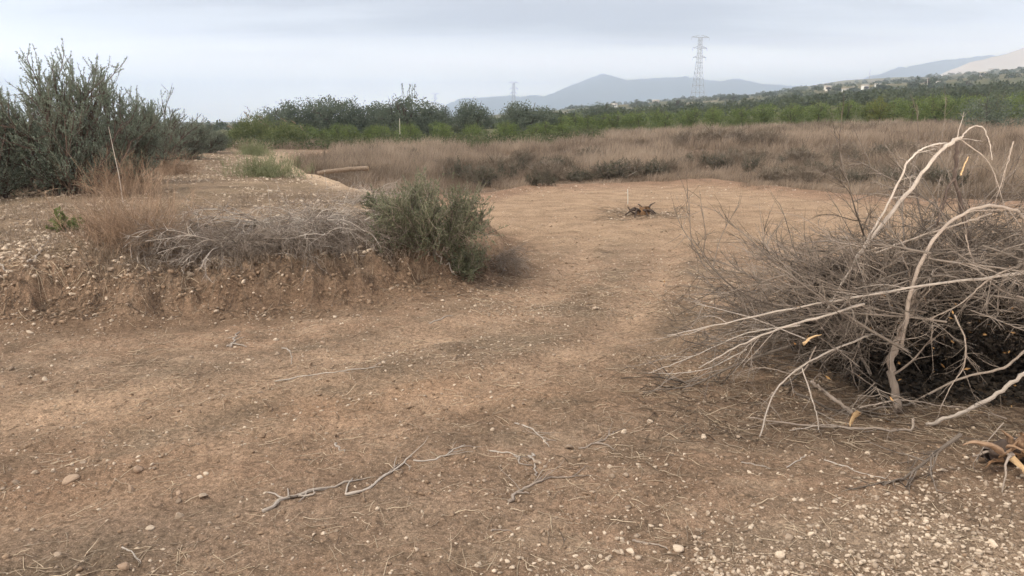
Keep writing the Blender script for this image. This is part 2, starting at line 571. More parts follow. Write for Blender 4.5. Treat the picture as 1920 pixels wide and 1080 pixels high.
# ------------------------------------------------------------------ ground sheet
def build_ground():
    y0 = -1.3
    ang = np.radians(np.linspace(52, .75, 560))
    ys = CAMZ / np.tan(ang)
    ys = np.concatenate([[-1.2, -.6, 0, .5, .9], ys[ys > 1.2], np.geomspace(125, 9000, 130)])
    uc = np.linspace(-.86, .86, 860)
    side = np.geomspace(.88, 2.4, 40)
    us = np.concatenate([-side[::-1], uc, side])
    Y = np.repeat(ys[:, None], len(us), 1)
    wide = np.interp(ys, [0, 120, 600, 9000], [1, 1, .75, .42])[:, None]
    core = np.interp(np.abs(us), [0, .9, 2.4], [1, 1, 1])
    US = np.where(np.abs(us) > .86, np.sign(us) * (.86 + (np.abs(us) - .86) * (wide * 2 - 1).clip(0.02)), us)
    X = US * (Y - y0)
    x = X.ravel(); y = Y.ravel()
    z = height(x, y)
    nr, nc = Y.shape
    idx = np.arange(nr * nc).reshape(nr, nc)
    Q = np.stack([idx[:-1, :-1], idx[:-1, 1:], idx[1:, 1:], idx[1:, :-1]], -1).reshape(-1, 4)
    # ---- soil colour by place
    d = sdf(x, y) + .28 * fbm(x * 1.3, y * 1.3, 3, 5) + .10 * fbm(x * 5, y * 5, 3, 9)
    u = x / np.maximum(y, .5)
    base = np.array([.285, .205, .145])
    C = np.repeat(base[None], len(x), 0)
    def mixc(w, c):
        nonlocal C
        w = np.clip(w, 0, 1)[:, None]; C = C * (1 - w) + np.array(c) * w
    def blob(px, py, rx, ry, ang=0.0):
        p = g0(px, py)
        ca, sa = math.cos(ang), math.sin(ang)
        dx, dy = x - p[0], y - p[1]
        a = (dx * ca + dy * sa) / rx; b = (-dx * sa + dy * ca) / ry
        return np.exp(-(a * a + b * b))
    n1 = fbm(x * .8 + y * .25, y * 1.9, 4, 71); n2 = fbm(x * 2.6, y * 4.2, 4, 73); n3 = fbm(x * .4, y * .5, 3, 75)
    mixc(sstep(0, .4, n1 + .5 * n2) * .6, (.325, .22, .15))
    mixc(sstep(.0, .4, -n1 + .8 * n2) * .6, (.215, .165, .12))
    n5 = fbm(x * 5 + y * 1.2, y * 8, 4, 79)
    mixc(sstep(.12, .32, n5) * .45 * sstep(16, 9, y), (.37, .285, .205))
    mixc(sstep(.12, .30, -n5) * .5 * sstep(16, 9, y), (.185, .14, .10))
    mixc(.75 * blob(120, 770, 1.5, .45, .12) * (.7 + .5 * n2), (.47, .335, .23))
    mixc(.55 * blob(420, 740, 1.3, .3, .1) * (.7 + .6 * n2), (.42, .315, .22))
    mixc(.7 * blob(150, 900, 1.1, .35, .15), (.32, .205, .135))
    mixc(.7 * blob(800, 755, 1.2, .35, .1), (.34, .215, .135))
    mixc(.6 * blob(560, 680, 1.2, .35, .1) * (.8 + n2), (.22, .175, .13))
    mixc(.6 * blob(250, 990, .6, .22, .1), (.215, .165, .125))
    mixc(.55 * blob(620, 960, .9, .3, .1), (.25, .18, .13))
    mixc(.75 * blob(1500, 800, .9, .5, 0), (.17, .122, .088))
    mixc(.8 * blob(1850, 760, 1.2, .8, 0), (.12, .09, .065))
    mixc(.5 * blob(1300, 620, 1.3, 1.0, 0) * (.8 + n2), (.25, .185, .13))
    mixc(.5 * blob(1700, 1020, .9, .35, 0) * (.8 + n2), (.37, .29, .215))
    for k_, tr in enumerate(TRACKS):
        pd = path_d(x, y, tr) + .10 * fbm(x * 2, y * 2, 3, 57)
        mixc(np.exp(-(pd / .20) ** 2) * (.60 + .5 * n2), (.39, .28, .195))
        mixc(np.exp(-((pd - .42) / .16) ** 2) * (.28 + .9 * n2), (.205, .16, .115))
    # clearing floor
    cl = sstep(8.5, 11, y) * sstep(.3, -.3, d) * sstep(1, 0, y - yfront(u))
    mixc(cl * .85, (.365, .265, .18)); mixc(cl * sstep(0, .5, n1) * .5, (.30, .21, .14))
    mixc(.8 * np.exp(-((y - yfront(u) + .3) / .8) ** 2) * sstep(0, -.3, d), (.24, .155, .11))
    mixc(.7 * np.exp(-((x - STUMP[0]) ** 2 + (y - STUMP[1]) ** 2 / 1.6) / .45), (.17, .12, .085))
    # bank and terrace
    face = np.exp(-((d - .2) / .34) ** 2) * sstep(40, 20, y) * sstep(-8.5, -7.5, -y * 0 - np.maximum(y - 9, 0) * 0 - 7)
    mixc(np.exp(-((d + .05) / .42) ** 2) * .9 * sstep(14, 10, y), (.185, .125, .085))  # dark bank soil, with shade at the foot mixed into its colour
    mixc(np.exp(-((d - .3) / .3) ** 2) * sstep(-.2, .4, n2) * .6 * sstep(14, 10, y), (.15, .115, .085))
    mixc(np.exp(-((d - .2) / .35) ** 2) * sstep(.02, .22, np.abs(fbm(x * 4.5, y * 4.5, 3, 87)) - .02) * -1 + np.exp(-((d - .2) / .35) ** 2) * .75 * sstep(14, 10, y), (.13, .088, .06))  # shade of the face's crevices painted into the ground colour
    ter = sstep(.5, 1.1, d)
    mixc(ter * .95, (.235, .18, .13))
    mixc(ter * sstep(.0, .45, fbm(x * 1.5, y * 1.5, 4, 81)) * .6, (.37, .29, .205))
    mixc(ter * sstep(.05, .5, fbm(x * 1.1, y * 1.1, 4, 83)) * .8, (.17, .13, .09))
    mixc(ter * sstep(.0, .35, fbm(x * 2.6, y * 1.3, 4, 85)) * .6 * sstep(36, 20, y), (.20, .155, .105))
    mixc(.85 * blob(165, 500, .55, .45, 0), (.40, .29, .195))
    # pale sandy strip along the terrace edge
    strip = np.exp(-((d - .6) / .6) ** 2) * sstep(11, 13, y) * sstep(34, 26, y)
    mixc(strip * .95, (.54, .42, .30))
    # field under the grass, then far land
    fld = sstep(-.3, .8, y - yfront(u)) * sstep(.2, -.4, d)
    mixc(fld, (.165, .12, .088))
    nf = fbm(x * .02, y * .035, 4, 91); nb = fbm(x * .006, y * .006, 4, 93)
    farw = sstep(52, 70, y)
    mixc(farw, (.085, .095, .045))
    f2 = sstep(120, 260, y)
    mixc(f2 * sstep(.0, .25, nf) * .7, (.15, .14, .075))
    mixc(f2 * sstep(.15, .35, nb) * sstep(300, 700, y) * .8, (.30, .245, .17))
    st = np.sin((y * .09 + x * .03) * 1.0 + 2 * nb * 6)
    mixc(f2 * sstep(.7, 1, st) * .35, (.24, .20, .13))
    mixc(sstep(1000, 1500, y) * sstep(.02, .3, u) * .6, (.30, .27, .19))
    grit = np.clip(.75 + .4 * ter + .6 * n1, 0, 1) * sstep(45, 15, y)
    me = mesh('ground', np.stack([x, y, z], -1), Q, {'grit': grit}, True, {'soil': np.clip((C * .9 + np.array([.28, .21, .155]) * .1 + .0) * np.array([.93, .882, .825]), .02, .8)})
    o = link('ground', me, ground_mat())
    tag(o, kind='structure')
    return o


build_ground()

# ------------------------------------------------------------------ mountains
def mountain(name, tab, Y, depth, col0, col1, seed, rough=1.0, label=None):
    px = np.array([t[0] for t in tab], float); py = np.array([t[1] for t in tab], float)
    nx, ny = 260, 60
    X0, X1 = (px[0] - 960) / FPX * Y, (px[-1] - 960) / FPX * Y
    xs = np.linspace(X0, X1, nx); tt = np.linspace(-1, 1, ny)
    cz = np.interp(xs, (px - 960) / FPX * Y, CAMZ + (HORIZON - py) / FPX * Y)
    X, T = np.meshgrid(xs, tt)
    prof = np.where(T < 0, 1 - np.abs(T) ** 1.15, 1 - np.abs(T) ** 1.2)
    H = cz.max()
    gul = np.abs(fbm(X / 380.0, T * 2.2, 5, seed)) * (1 - prof) * 2.0
    crest_n = fbm(X / 240.0, T * 0 + .3, 4, seed + 9) * .03 + fbm(X / 55.0, T * 0 + .7, 3, seed + 19) * .022
    Z = cz[None] * prof * (1 - .55 * np.clip(gul, 0, 1) * rough) + crest_n * H * prof
    Yv = Y + T * depth + fbm(X / 700.0, T, 3, seed + 3) * depth * .15 * (1 - np.abs(T))
    idx = np.arange(nx * ny).reshape(ny, nx)
    Q = np.stack([idx[:-1, :-1], idx[:-1, 1:], idx[1:, 1:], idx[1:, :-1]], -1).reshape(-1, 4)
    me = mesh(name, np.stack([X, Yv, Z], -1).reshape(-1, 3), Q, {'rnd': (.5 + .5 * fbm(X / 200., T * 4, 4, seed + 5)).ravel()}, True)
    m = mat(name + '_rock', col0, col1, nscale=.004, nmix=.4)
    o = link(name, me, m)
    return tag(o, kind='structure')


mountain('mountain', [(820, 215), (842, 197), (870, 186), (950, 181), (1020, 183), (1060, 166), (1095, 152), (1112, 146), (1122, 142), (1136, 143), (1150, 149), (1166, 154), (1182, 152),
                      (1200, 153), (1270, 150), (1310, 155), (1335, 157), (1365, 151), (1400, 158), (1450, 162), (1520, 168), (1600, 190)],
         7000, 900, (.07, .08, .075), (.14, .14, .12), 101)
mountain('ridge', [(1540, 175), (1590, 151), (1650, 134), (1700, 127), (1740, 119), (1800, 112), (1900, 104), (2050, 95), (2300, 90), (2500, 140)],
         6200, 800, (.08, .085, .075), (.15, .15, .12), 131)
mountain('pale_mountain', [(1690, 165), (1740, 145), (1790, 122), (1850, 108), (1890, 96), (1920, 88), (2000, 74), (2200, 60), (2450, 90)],
         2500, 420, (.46, .36, .27), (.74, .61, .48), 151)

# ------------------------------------------------------------------ plants
def leaf_cloud(pt, lobes, n, ln, wd, per=22, sig=.07, up=.5, inner=.5):
    lobes = np.asarray(lobes, float)
    vol = (lobes[:, 3] * lobes[:, 4] * lobes[:, 5]) ** .7
    nc = max(1, n // per)
    li = RNG.choice(len(lobes), nc, p=vol / vol.sum())
    dirs = nrm(RNG.normal(0, 1, (nc, 3)))
    r = 1 - inner * RNG.random(nc) ** 1.6
    C = lobes[li, :3] + dirs * r[:, None] * lobes[li, 3:]
    size = lobes[:, 3:].mean()
    tone = np.clip(.5 + RNG.normal(0, .17, nc), 0, 1)
    P = np.repeat(C, per, 0) + RNG.normal(0, sig * size * 2, (nc * per, 3))
    D = np.repeat(dirs, per, 0) * .35 + RNG.normal(0, .8, (nc * per, 3)); D[:, 2] += up
    ok = P[:, 2] > .05
    t = np.clip(np.repeat(tone, per) + RNG.normal(0, .16, nc * per), 0, 1)
    P, D, t = P[ok], D[ok], t[ok]
    s = RNG.uniform(.7, 1.3, len(P))
    V, Q, a = leaves(P, D, ln * s, wd * s, t)
    pt.add(V, Q, None, a)


def trunk_mesh(name, H, r, spread, nlimb=5):
    pt = Parts()
    P = grow([[0, 0, -.15]], [[RNG.normal(0, .1), RNG.normal(0, .1), 1]], H * .55, 7, None, .08)
    addt(pt, P, taper(1, 7, r, .6), 8)
    S, D, f = kids(P, nlimb, .45, 1, .8); D[:, 2] = np.abs(D[:, 2]) + .35
    L = grow(S, D, spread * RNG.uniform(.7, 1.1, len(S)), 7, [0, 0, .4], .14)
    addt(pt, L, taper(len(S), 7, r * .5, .25), 6)
    S, D, f = kids(L, 4, .4, 1, .7)
    addt(pt, grow(S, D, spread * .45, 5, None, .15), taper(len(S), 5, r * .2, .3), 4)
    return pt.build(name, True)


def make_tree(name, H, W, nl, ln, mleaf, mbark, lobes=7, low=.15, sprigs=0, sparse=.5):
    t = empty(name, (0, 0, 0))
    lb = []
    for k in range(lobes):
        a = k * 2.4 + RNG.random(); rr = W * .5 * RNG.uniform(.3, .62)
        zc = H * RNG.uniform(low + .22, .74)
        s = RNG.uniform(.26, .40) * W * (1.1 - .3 * zc / H)
        lb.append((math.cos(a) * rr, math.sin(a) * rr, zc, s, s, s * RNG.uniform(.65, .95)))
    lb.append((0, 0, H * .68, W * .30, W * .30, H * .27)); lb.append((0, 0, H * (low + .25), W * .42, W * .42, H * .26))
    lb = [(a, b, min(c, H - f * 1.02), d, e, f) for a, b, c, d, e, f in lb]
    pt = Parts()
    leaf_cloud(pt, lb, nl, ln, ln * .72, 18, .075, .15, sparse)
    if sprigs:
        S = np.stack([RNG.normal(0, W * .12, sprigs), RNG.normal(0, W * .1, sprigs), np.full(sprigs, H * .9)], -1)
        G = grow(S, np.stack([RNG.normal(0, .25, sprigs), RNG.normal(0, .25, sprigs), np.ones(sprigs)], -1), H * .28, 6, None, .1)
        s2, d2, f2 = kids(G, 9, .3, 1, .6)
        V, Q, a = leaves(s2, d2, ln * .9, ln * .45); pt.add(V, Q, None, a)
        addt(pt, G, taper(sprigs, 6, .02, .4), 4)
    link('trunk', trunk_mesh('trunk', H, H * .035, W * .45), mbark, t)
    link('crown', pt.build('crown'), mleaf, t)
    return t


def place(o, px, base_py=None, depth=None, sc=1.0, rz=None, sx=None):
    if depth is not None:
        x = (px - 960) / FPX * depth * 1.0; y = depth
        loc = np.array([x, y, float(height(np.array([x]), np.array([y]))[0])])
    else:
        loc = hit1(px, base_py)
    o.location = loc.tolist()
    o.scale = (sx or sc, sx or sc, sc)
    o.rotation_euler = (0, 0, random.random() * 6.28 if rz is None else rz)
    return loc


def mesh_top(o):
    return max(np.percentile([v.co.z for v in c.data.vertices], 99.95) for c in o.children)


def top_h(px_top_y, depth, z):
    """height of a thing whose top shows at that photo row"""
    r = rays(960, px_top_y)
    return CAMZ + r[2] / r[1] * depth - z


# ---- the dark evergreens behind the orchard
protos = [make_tree('evergreen_tree', 4.0, 3.6, 4200, .17, M_DARKLEAF, M_DARKBARK, 8, .05, 0),
          make_tree('evergreen_tree', 4.0, 4.2, 4600, .17, M_DARKLEAF, M_DARKBARK, 9, .05, 0),
          make_tree('evergreen_tree', 4.0, 3.2, 4000, .16, M_DARKLEAF, M_DARKBARK, 6, .05, 7)]
used = [False] * 3; ptop = [mesh_top(p_) for p_ in protos]
GL = 'dark evergreen tree in the wooded line behind the pale green orchard'
LINE = [  # px, top y, depth, width px, proto
    (520, 204, 74, 60, 1), (556, 192, 80, 50, 0), (598, 187, 82, 60, 1), (632, 184, 78, 70, 0), (672, 188, 80, 60, 1), (708, 194, 84, 55, 0),
    (744, 184, 78, 55, 1), (772, 176, 76, 62, 2), (805, 194, 82, 50, 0), (832, 198, 86, 40, 1), (872, 196, 82, 44, 0), (895, 190, 80, 52, 1),
    (962, 195, 78, 46, 0), (992, 194, 76, 66, 1), (1022, 203, 80, 36, 0), (1124, 196, 120, 66, 1)]
for px, ty, dep, wpx, k in LINE:
    o = protos[k] if not used[k] else copy_tree(protos[k]); used[k] = True
    lab = GL; grp = 'evergreens behind the orchard'
    if px == 772: lab = 'tallest dark evergreen behind the orchard with thin sprigs sticking out above its crown'; grp = None
    if px == 1124: lab = 'lone dark rounded evergreen standing apart from the wooded line, below the blue mountain'; grp = None
    z = float(height(np.array([(px - 960) / FPX * dep]), np.array([dep]))[0])
    H = top_h(ty - 5, dep, z)
    W = wpx / FPX * dep * 1.15
    pw = {0: 3.6, 1: 4.2, 2: 3.2}[k]
    place(o, px, depth=dep, sc=H / (ptop[k] if k != 2 else 4.1), sx=W / pw)
    if 'group' in o: del o['group']
    tag(o, lab, 'tree', grp)

# ---- citrus rows
cit = [make_tree('citrus_tree', 2.4, 3.1, 3600, .115, M_CITRUS, M_DARKBARK, 9, -.12, 0, .35) for _ in range(3)]
cused = [False] * 3
rows = []
for i in range(10): rows.append((552 + i * 56 + random.uniform(-6, 6), 62 + random.uniform(-1, 1), 1.42))
for i in range(8): rows.append((580 + i * 62 + random.uniform(-6, 6), 67 + random.uniform(-1, 1), 1.6))
for i in range(13): rows.append((1050 + i * 47 + random.uniform(-4, 4), 80 + random.uniform(-.6, .6), 1.95))
for i in range(12): rows.append((1075 + i * 50 + random.uniform(-5, 5), 86, 2.0))
for i in range(8): rows.append((1690 + i * 52 + random.uniform(-5, 5), 71 + random.uniform(-.5, .5), 2.3))
for i in range(8): rows.append((1665 + i * 50 + random.uniform(-5, 5), 76, 2.3))
for i, (px, dep, H) in enumerate(rows):
    k = i % 3
    o = cit[k] if not cused[k] else copy_tree(cit[k]); cused[k] = True
    place(o, px, depth=dep, sc=H / 2.4 * random.uniform(.92, 1.1))
    tag(o, 'rounded green citrus tree growing in a clipped orchard row beyond the dry field', 'tree', 'citrus trees in the orchard rows')
yt = make_tree('citrus_tree', 2.3, 3.3, 3400, .115, M_YELLOW, M_DARKBARK, 8, -.1, 0, .35)
place(yt, 1632, depth=77, sc=1.0); tag(yt, 'yellowing citrus tree ending the long orchard row, paler than its neighbours', 'tree')
db = make_tree('round_shrub', 1.9, 3.8, 3200, .12, M_DARKLEAF, M_DARKBARK, 9, -.1, 0, .4)
place(db, 1832, depth=50, sc=1.0); db.scale = (1.05, 1.05, 1.15)
tag(db, 'grey green domed shrub standing alone in the dry field in front of the orchard', 'shrub')
db2 = copy_tree(db); place(db2, 1925, depth=47, sc=.62)
tag(db2, 'small grey green shrub at the edge of the dry field behind the brush heap', 'shrub')

# ---- small trees on the hillside
ht = [make_tree('hill_tree', 6, 5.2, 900, .5, M_DARKLEAF, M_DARKBARK, 7, .0, 0), make_tree('hill_tree', 6, 4.0, 900, .5, M_DARKLEAF, M_DARKBARK, 6, .05, 0)]
hu = [False] * 2
HT = [(1186, 192, 184, 20, 480), (1260, 196, 180, 28, 300), (1364, 186, 173, 18, 420), (1205, 193, 188, 12, 520), (1512, 166, 158, 14, 700),
      (1632, 182, 151, 26, 330), (1690, 176, 142, 24, 330), (1716, 176, 138, 26, 320), (1738, 176, 144, 20, 340), (1782, 186, 146, 26, 280), (1745, 190, 150, 20, 290),
      (1655, 178, 158, 24, 350), (1670, 182, 160, 24, 320), (1840, 152, 142, 14, 650), (1895, 165, 158, 22, 480), (1606, 178, 163, 18, 380), (1580, 176, 160, 22, 420), (1550, 178, 163, 20, 440),
      (408, 242, 225, 20, 110)]
HLAB = {1260: 'dark dome shaped tree on the plain beside the foot of the large pylon', 1716: 'tallest dark tree of the clump beside the white pole on the hillside',
        408: 'small lone round tree at the end of the stony terrace against the sky'}
for i, (px, by, ty, wpx, dep) in enumerate(HT):
    k = i % 2
    o = ht[k] if not hu[k] else copy_tree(ht[k]); hu[k] = True
    z = float(height(np.array([(px - 960) / FPX * dep]), np.array([dep]))[0])
    H = max(2.2, top_h(ty, dep, z)); W = wpx / FPX * dep * 1.2
    place(o, px, depth=dep, sc=H / 6.0, sx=W / [5.2, 4.0][k])
    if 'group' in o: del o['group']
    tag(o, HLAB.get(px, 'small dark tree scattered among the farmland of the far slope'), 'tree', None if px in HLAB else 'trees dotted over the far slope')

# ---- far groves: one uncountable mass
def far_grove():
    pt = Parts()
    n = 2600
    y = np.exp(RNG.uniform(math.log(125), math.log(1250), n)); u = RNG.uniform(-.5, .95, n)
    u = np.where(RNG.random(n) < .75, RNG.uniform(.03, .95, n), u)
    x = u * y
    m = (fbm(x * .012, y * .012, 3, 201) + .35 * RNG.normal(0, .5, n) + .25 * (y < 260)) > -.02
    y, x = y[m], x[m]; n = len(x)
    z = height(x, y)
    W = RNG.uniform(1.6, 2.7, n) * np.interp(y, [98, 300, 1250], [.75, 1.0, 1.7])
    H = W * RNG.uniform(.5, .8, n)
    per = 84
    dirs = nrm(RNG.normal(0, 1, (n, per, 3))); dirs[..., 2] = np.abs(dirs[..., 2])
    P = np.stack([x, y, z], -1)[:, None] + dirs * np.stack([W, W, H * 1.5], -1)[:, None] * RNG.uniform(.65, 1.0, (n, per, 1))
    D = dirs * .3 + RNG.normal(0, .8, dirs.shape)
    ln = np.repeat(W * .34, per)
    tone = np.clip(np.repeat(RNG.random(n), per) * .6 + RNG.random(n * per) * .4, 0, 1)
    V, Q, a = leaves(P.reshape(-1, 3), D.reshape(-1, 3), ln, ln * .8, tone); pt.add(V, Q, None, a)
    o = link('groves', pt.build('groves'), leafy(mat('far_grove_leaf', (.045, .055, .035), (.135, .15, .085), nscale=.01, nmix=.4)))
    tag(o, 'hazy mass of olive and citrus groves covering the far slope', 'groves', kind='stuff')


far_grove()

# ---- low green growth in front of and between the orchard trees
def green_scrub():
    pt = Parts()
    n = 900
    u = RNG.uniform(-.40, .12, n); y = RNG.uniform(44, 72, n) + 14 * sstep(.02, .1, u)
    x = u * y
    m = sdf(x, y) < -.2
    y, x = y[m], x[m]; n = len(x); z = height(x, y)
    P = np.stack([x, y, z], -1)
    per = 46; s = RNG.uniform(.35, .75, n)
    dirs = nrm(RNG.normal(0, 1, (n, per, 3))); dirs[..., 2] = np.abs(dirs[..., 2]) * 1.2
    Q3 = P[:, None] + dirs * s[:, None, None] * RNG.uniform(.6, 1, (n, per, 1))
    tone = np.clip(np.repeat(RNG.random(n), per) * .7 + RNG.random(n * per) * .3, 0, 1)
    V, Q, a = leaves(Q3.reshape(-1, 3), (dirs * .4 + RNG.normal(0, .7, dirs.shape)).reshape(-1, 3), np.repeat(s * .24, per), np.repeat(s * .15, per), tone)
    pt.add(V, Q, None, a)
    o = link('green_undergrowth', pt.build('green_undergrowth'), leafy(mat('undergrowth_leaf', (.045, .058, .026), (.15, .165, .075), nscale=.5, nmix=.4)))
    tag(o, 'low green undergrowth along the near side of the orchard', 'undergrowth', kind='stuff')


green_scrub()

# ---- reeds at the left end
def reeds(px, base_y, W, H, n, label, name='reed_clump', group=None, plumes=5):
    loc = hit1(px, base_y)
    t = empty(name, loc)
    aa = RNG.random(n) * 6.283; rr_ = np.sqrt(RNG.random(n)) * W * .55
    S = np.stack([np.cos(aa) * rr_, np.sin(aa) * rr_, np.full(n, -.1)], -1)
    hh = H * RNG.uniform(.5, 1.0, n)
    hh = hh * np.exp(-(S[:, 0] / (W * .6)) ** 2)
    G = grow(S, np.stack([RNG.normal(0, .16, n), RNG.normal(0, .16, n), np.ones(n)], -1), hh, 6, None, .05)
    ps = Parts(); addt(ps, G, taper(n, 6, .012, .5), 4)
    pl = Parts(); s, d, f = kids(G, 11, .25, 1, .8); d[:, 2] *= .6
    V, Q, a = leaves(s, d, RNG.uniform(.22, .5, len(s)), .045); pl.add(V, Q, None, a)
    link('stem', ps.build('stem', True), M_REED, t); link('foliage', pl.build('foliage'), M_REED, t)
    if plumes:
        for k in range(plumes):
            pp = Parts()
            G2 = grow(G[k:k + 1, -1], np.array([[RNG.normal(-.3, .4), RNG.normal(0, .2), 1.0]]), H * .35, 6, [-.9, 0, -.3], .1)
            addt(pp, G2, taper(1, 6, .012, .4), 4)
            s, d, f = kids(G2, 26, .4, 1, .6); V, Q, a = leaves(s, d, .14, .03); pp.add(V, Q, None, a)
            link('plume', pp.build('plume'), M_DRYGRASS, t)
    tag(t, label, 'reeds', group)
    return t


reeds(482, 272, 3.2, 2.7, 320, 'tall clump of green reeds with drooping plumes at the far end of the terrace', plumes=9)
reeds(540, 275, 2.6, 2.0, 260, 'lower clump of green reeds between the plumed reeds and the orchard', plumes=3)
reeds(448, 268, 1.6, 1.5, 160, 'small outer clump of green reeds at the end of the row of olive shrubs', plumes=2)

# ---- olive shrubs on the terrace
def make_olive(H, W, nst, sparse=1.0):
    t = empty('olive_shrub', (0, 0, 0))
    ps, pl = Parts(), Parts()
    a = np.arange(nst) * 2.4 + RNG.random(nst); r = W * .10 * RNG.random(nst) ** .5
    S = np.stack([np.cos(a) * r, np.sin(a) * r, np.full(nst, -.08)], -1)
    out = RNG.uniform(.1, 1.1, nst)
    D = np.stack([np.cos(a) * out * W / H, np.sin(a) * out * W / H, np.ones(nst)], -1)
    L = H * (.90 - .26 * out) * RNG.uniform(.86, 1.0, nst)
    G = grow(S, D, L, 8, [0, 0, .5], .10); addt(ps, G, taper(nst, 8, .035, .3), 6)
    s, d, f = kids(G, 17, .08, 1, .8); d[:, 2] += .3
    G1 = grow(s, d, H * RNG.uniform(.18, .42, len(s)), 6, [0, 0, .4], .12); addt(ps, G1, taper(len(s), 6, .011, .35), 4)
    s, d, f = kids(G1, int(9 * sparse), .2, 1, .6); d[:, 2] += .45
    G2 = grow(s, d, H * RNG.uniform(.07, .17, len(s)), 5, [0, 0, .4], .1); addt(ps, G2, taper(len(s), 5, .005, .4), 3)
    s, d, f = kids(G2, 30, .05, 1, .7); d[:, 2] += .2
    tone = np.clip(RNG.normal(.5, .25, len(s)), 0, 1)
    V, Q, c = leaves(s, d, RNG.uniform(.025, .042, len(s)), .0125, tone); pl.add(V, Q, None, c)
    # long upright whips on top
    nw = int(7 * sparse)
    i = RNG.choice(np.argsort(out)[:max(4, nst // 2)], nw)
    Gw = grow(G[i, -2], np.stack([RNG.normal(0, .28, nw), RNG.normal(0, .28, nw), np.ones(nw)], -1), H * RNG.uniform(.08, .17, nw), 7, None, .06)
    addt(ps, Gw, taper(nw, 7, .006, .4), 4)
    s, d, f = kids(Gw, 46, .1, 1, .6); d[:, 2] += .5
    V, Q, c = leaves(s, d, RNG.uniform(.03, .055, len(s)), .014); pl.add(V, Q, None, c)
    link('stem', ps.build('stem', True), M_DARKBARK, t)
    link('foliage', pl.build('foliage'), M_OLIVE, t)
    return t


ol = [make_olive(2.1, 2.3, 17), make_olive(2.1, 2.0, 13), make_olive(2.1, 1.9, 10, .55)]
OL = [(135, 366, 94, 0, 'tallest dark olive shrub on the terrace with upright feathery shoots', 1.0),
      (-8, 372, 165, 1, 'dark olive shrub cut by the edge of the picture beside the tallest one', 1.1),
      (62, 352, 165, 1, 'dark olive shrub crowded just behind the tallest one and lower than it', 1.1),
      (235, 346, 132, 1, 'olive shrub with a broad top standing on the path side of the tallest one', 1.0),
      (300, 312, 163, 2, 'thin topped olive shrub with bare twigs showing against the sky', 1.15),
      (346, 300, 208, 1, 'low spreading olive shrub behind the thin topped one', 1.5),
      (385, 288, 231, 0, 'small dark olive shrub last but one in the row along the terrace', 1.35),
      (410, 283, 242, 1, 'smallest dark olive shrub at the far end of the row', 1.3)]
ou = [False] * 3; otop = [mesh_top(p_) for p_ in ol]
for px, by, ty, k, lab, wide in OL:
    o = ol[k] if not ou[k] else copy_tree(ol[k]); ou[k] = True
    loc = place(o, px, by)
    H = top_h(ty, loc[1], loc[2]) / otop[k]
    o.scale = (H * wide, H * wide, H)
    tag(o, lab, 'shrub')

# ---- green scrub bush on the corner of the bank
def make_bush(name, W, H, nsh, mleaf, mstem, leaf=.03, lw=.011, dens=22, stems=14):
    t = empty(name, (0, 0, 0)); ps, pl = Parts(), Parts()
    a = RNG.random(stems) * 6.28
    S = np.stack([np.cos(a) * W * .12, np.sin(a) * W * .12, np.full(stems, -.05)], -1)
    o = RNG.uniform(.1, 1.3, stems)
    G = grow(S, np.stack([np.cos(a) * o, np.sin(a) * o, np.ones(stems) * H / W * 1.6], -1), H * RNG.uniform(.55, .8, stems), 7, None, .14)
    addt(ps, G, taper(stems, 7, .012, .3), 5)
    s, d, f = kids(G, nsh // stems, .1, 1, .8); d[:, 2] += .15
    G1 = grow(s, d, H * RNG.uniform(.15, .36, len(s)), 6, [0, 0, .3], .14); addt(ps, G1, taper(len(s), 6, .004, .4), 3)
    s, d, f = kids(G1, dens, .1, 1, .7); d[:, 2] += .3
    V, Q, c = leaves(s, d, RNG.uniform(.6, 1.3, len(s)) * leaf, lw, np.clip(RNG.normal(.5, .24, len(s)), 0, 1)); pl.add(V, Q, None, c)
    link('stem', ps.build('stem', True), mstem, t); link('foliage', pl.build('foliage'), mleaf, t)
    return t


def place_raw(o, loc, s=(1, 1, 1), rz=0.0):
    o.location = [float(v) for v in loc]; o.scale = s; o.rotation_euler = (0, 0, rz)


def tuft(W, H, n, m, name, rr=.0022, fork=5, droop=None):
    t = empty(name, (0, 0, 0)); pt = Parts()
    S = np.stack([RNG.normal(0, W * .2, n), RNG.normal(0, W * .15, n), np.full(n, -.03)], -1)
    G = grow(S, np.stack([RNG.normal(0, .5, n), RNG.normal(0, .5, n), np.ones(n)], -1), H * RNG.uniform(.3, 1, n) ** 1.2, 7, droop, .11)
    addt(pt, G, taper(n, 7, rr, .4), 3)
    s, d, f = kids(G, fork, .3, 1, .45); addt(pt, grow(s, d, H * .22 * RNG.uniform(.5, 1.2, len(s)), 5, None, .1), taper(len(s), 5, rr * .7, .4), 3)
    link('stem', pt.build('stem'), m, t); return t


b1 = make_bush('scrub_bush', 1.5, .98, 1500, M_BUSH, M_TWIG, .03, .011, 24, 24)
place_raw(b1, hit1(812, 472), (.76, .76, .92)); tag(b1, 'bushy grey green scrub growing on the corner of the dirt bank', 'bush')
b2 = make_bush('scrub_bush', 1.0, .55, 460, M_BUSH, M_TWIG)
place_raw(b2, hit1(752, 425), (1, 1, 1)); tag(b2, 'lower darker scrub bush leaning out of the bank behind the corner bush', 'bush')
b3 = make_bush('scrub_bush', .8, .5, 420, M_BUSH, M_TWIG)
place_raw(b3, hit1(868, 500), (.75, .75, .8)); tag(b3, 'small scrub bush hanging over the broken end of the bank', 'bush')
w1 = tuft(1.6, .6, 380, mat('wispy_green_stem', (.11, .13, .06), (.28, .29, .16), nscale=2), 'green_weed', .0032, 7)
place_raw(w1, hit1(500, 335), (1, 1, 1)); tag(w1, 'wispy light green weed clump beside the pale sandy strip on the terrace', 'weed')
w2 = make_bush('green_weed', .32, .28, 60, M_REED, M_WEED, .05, .03, 9, 8)
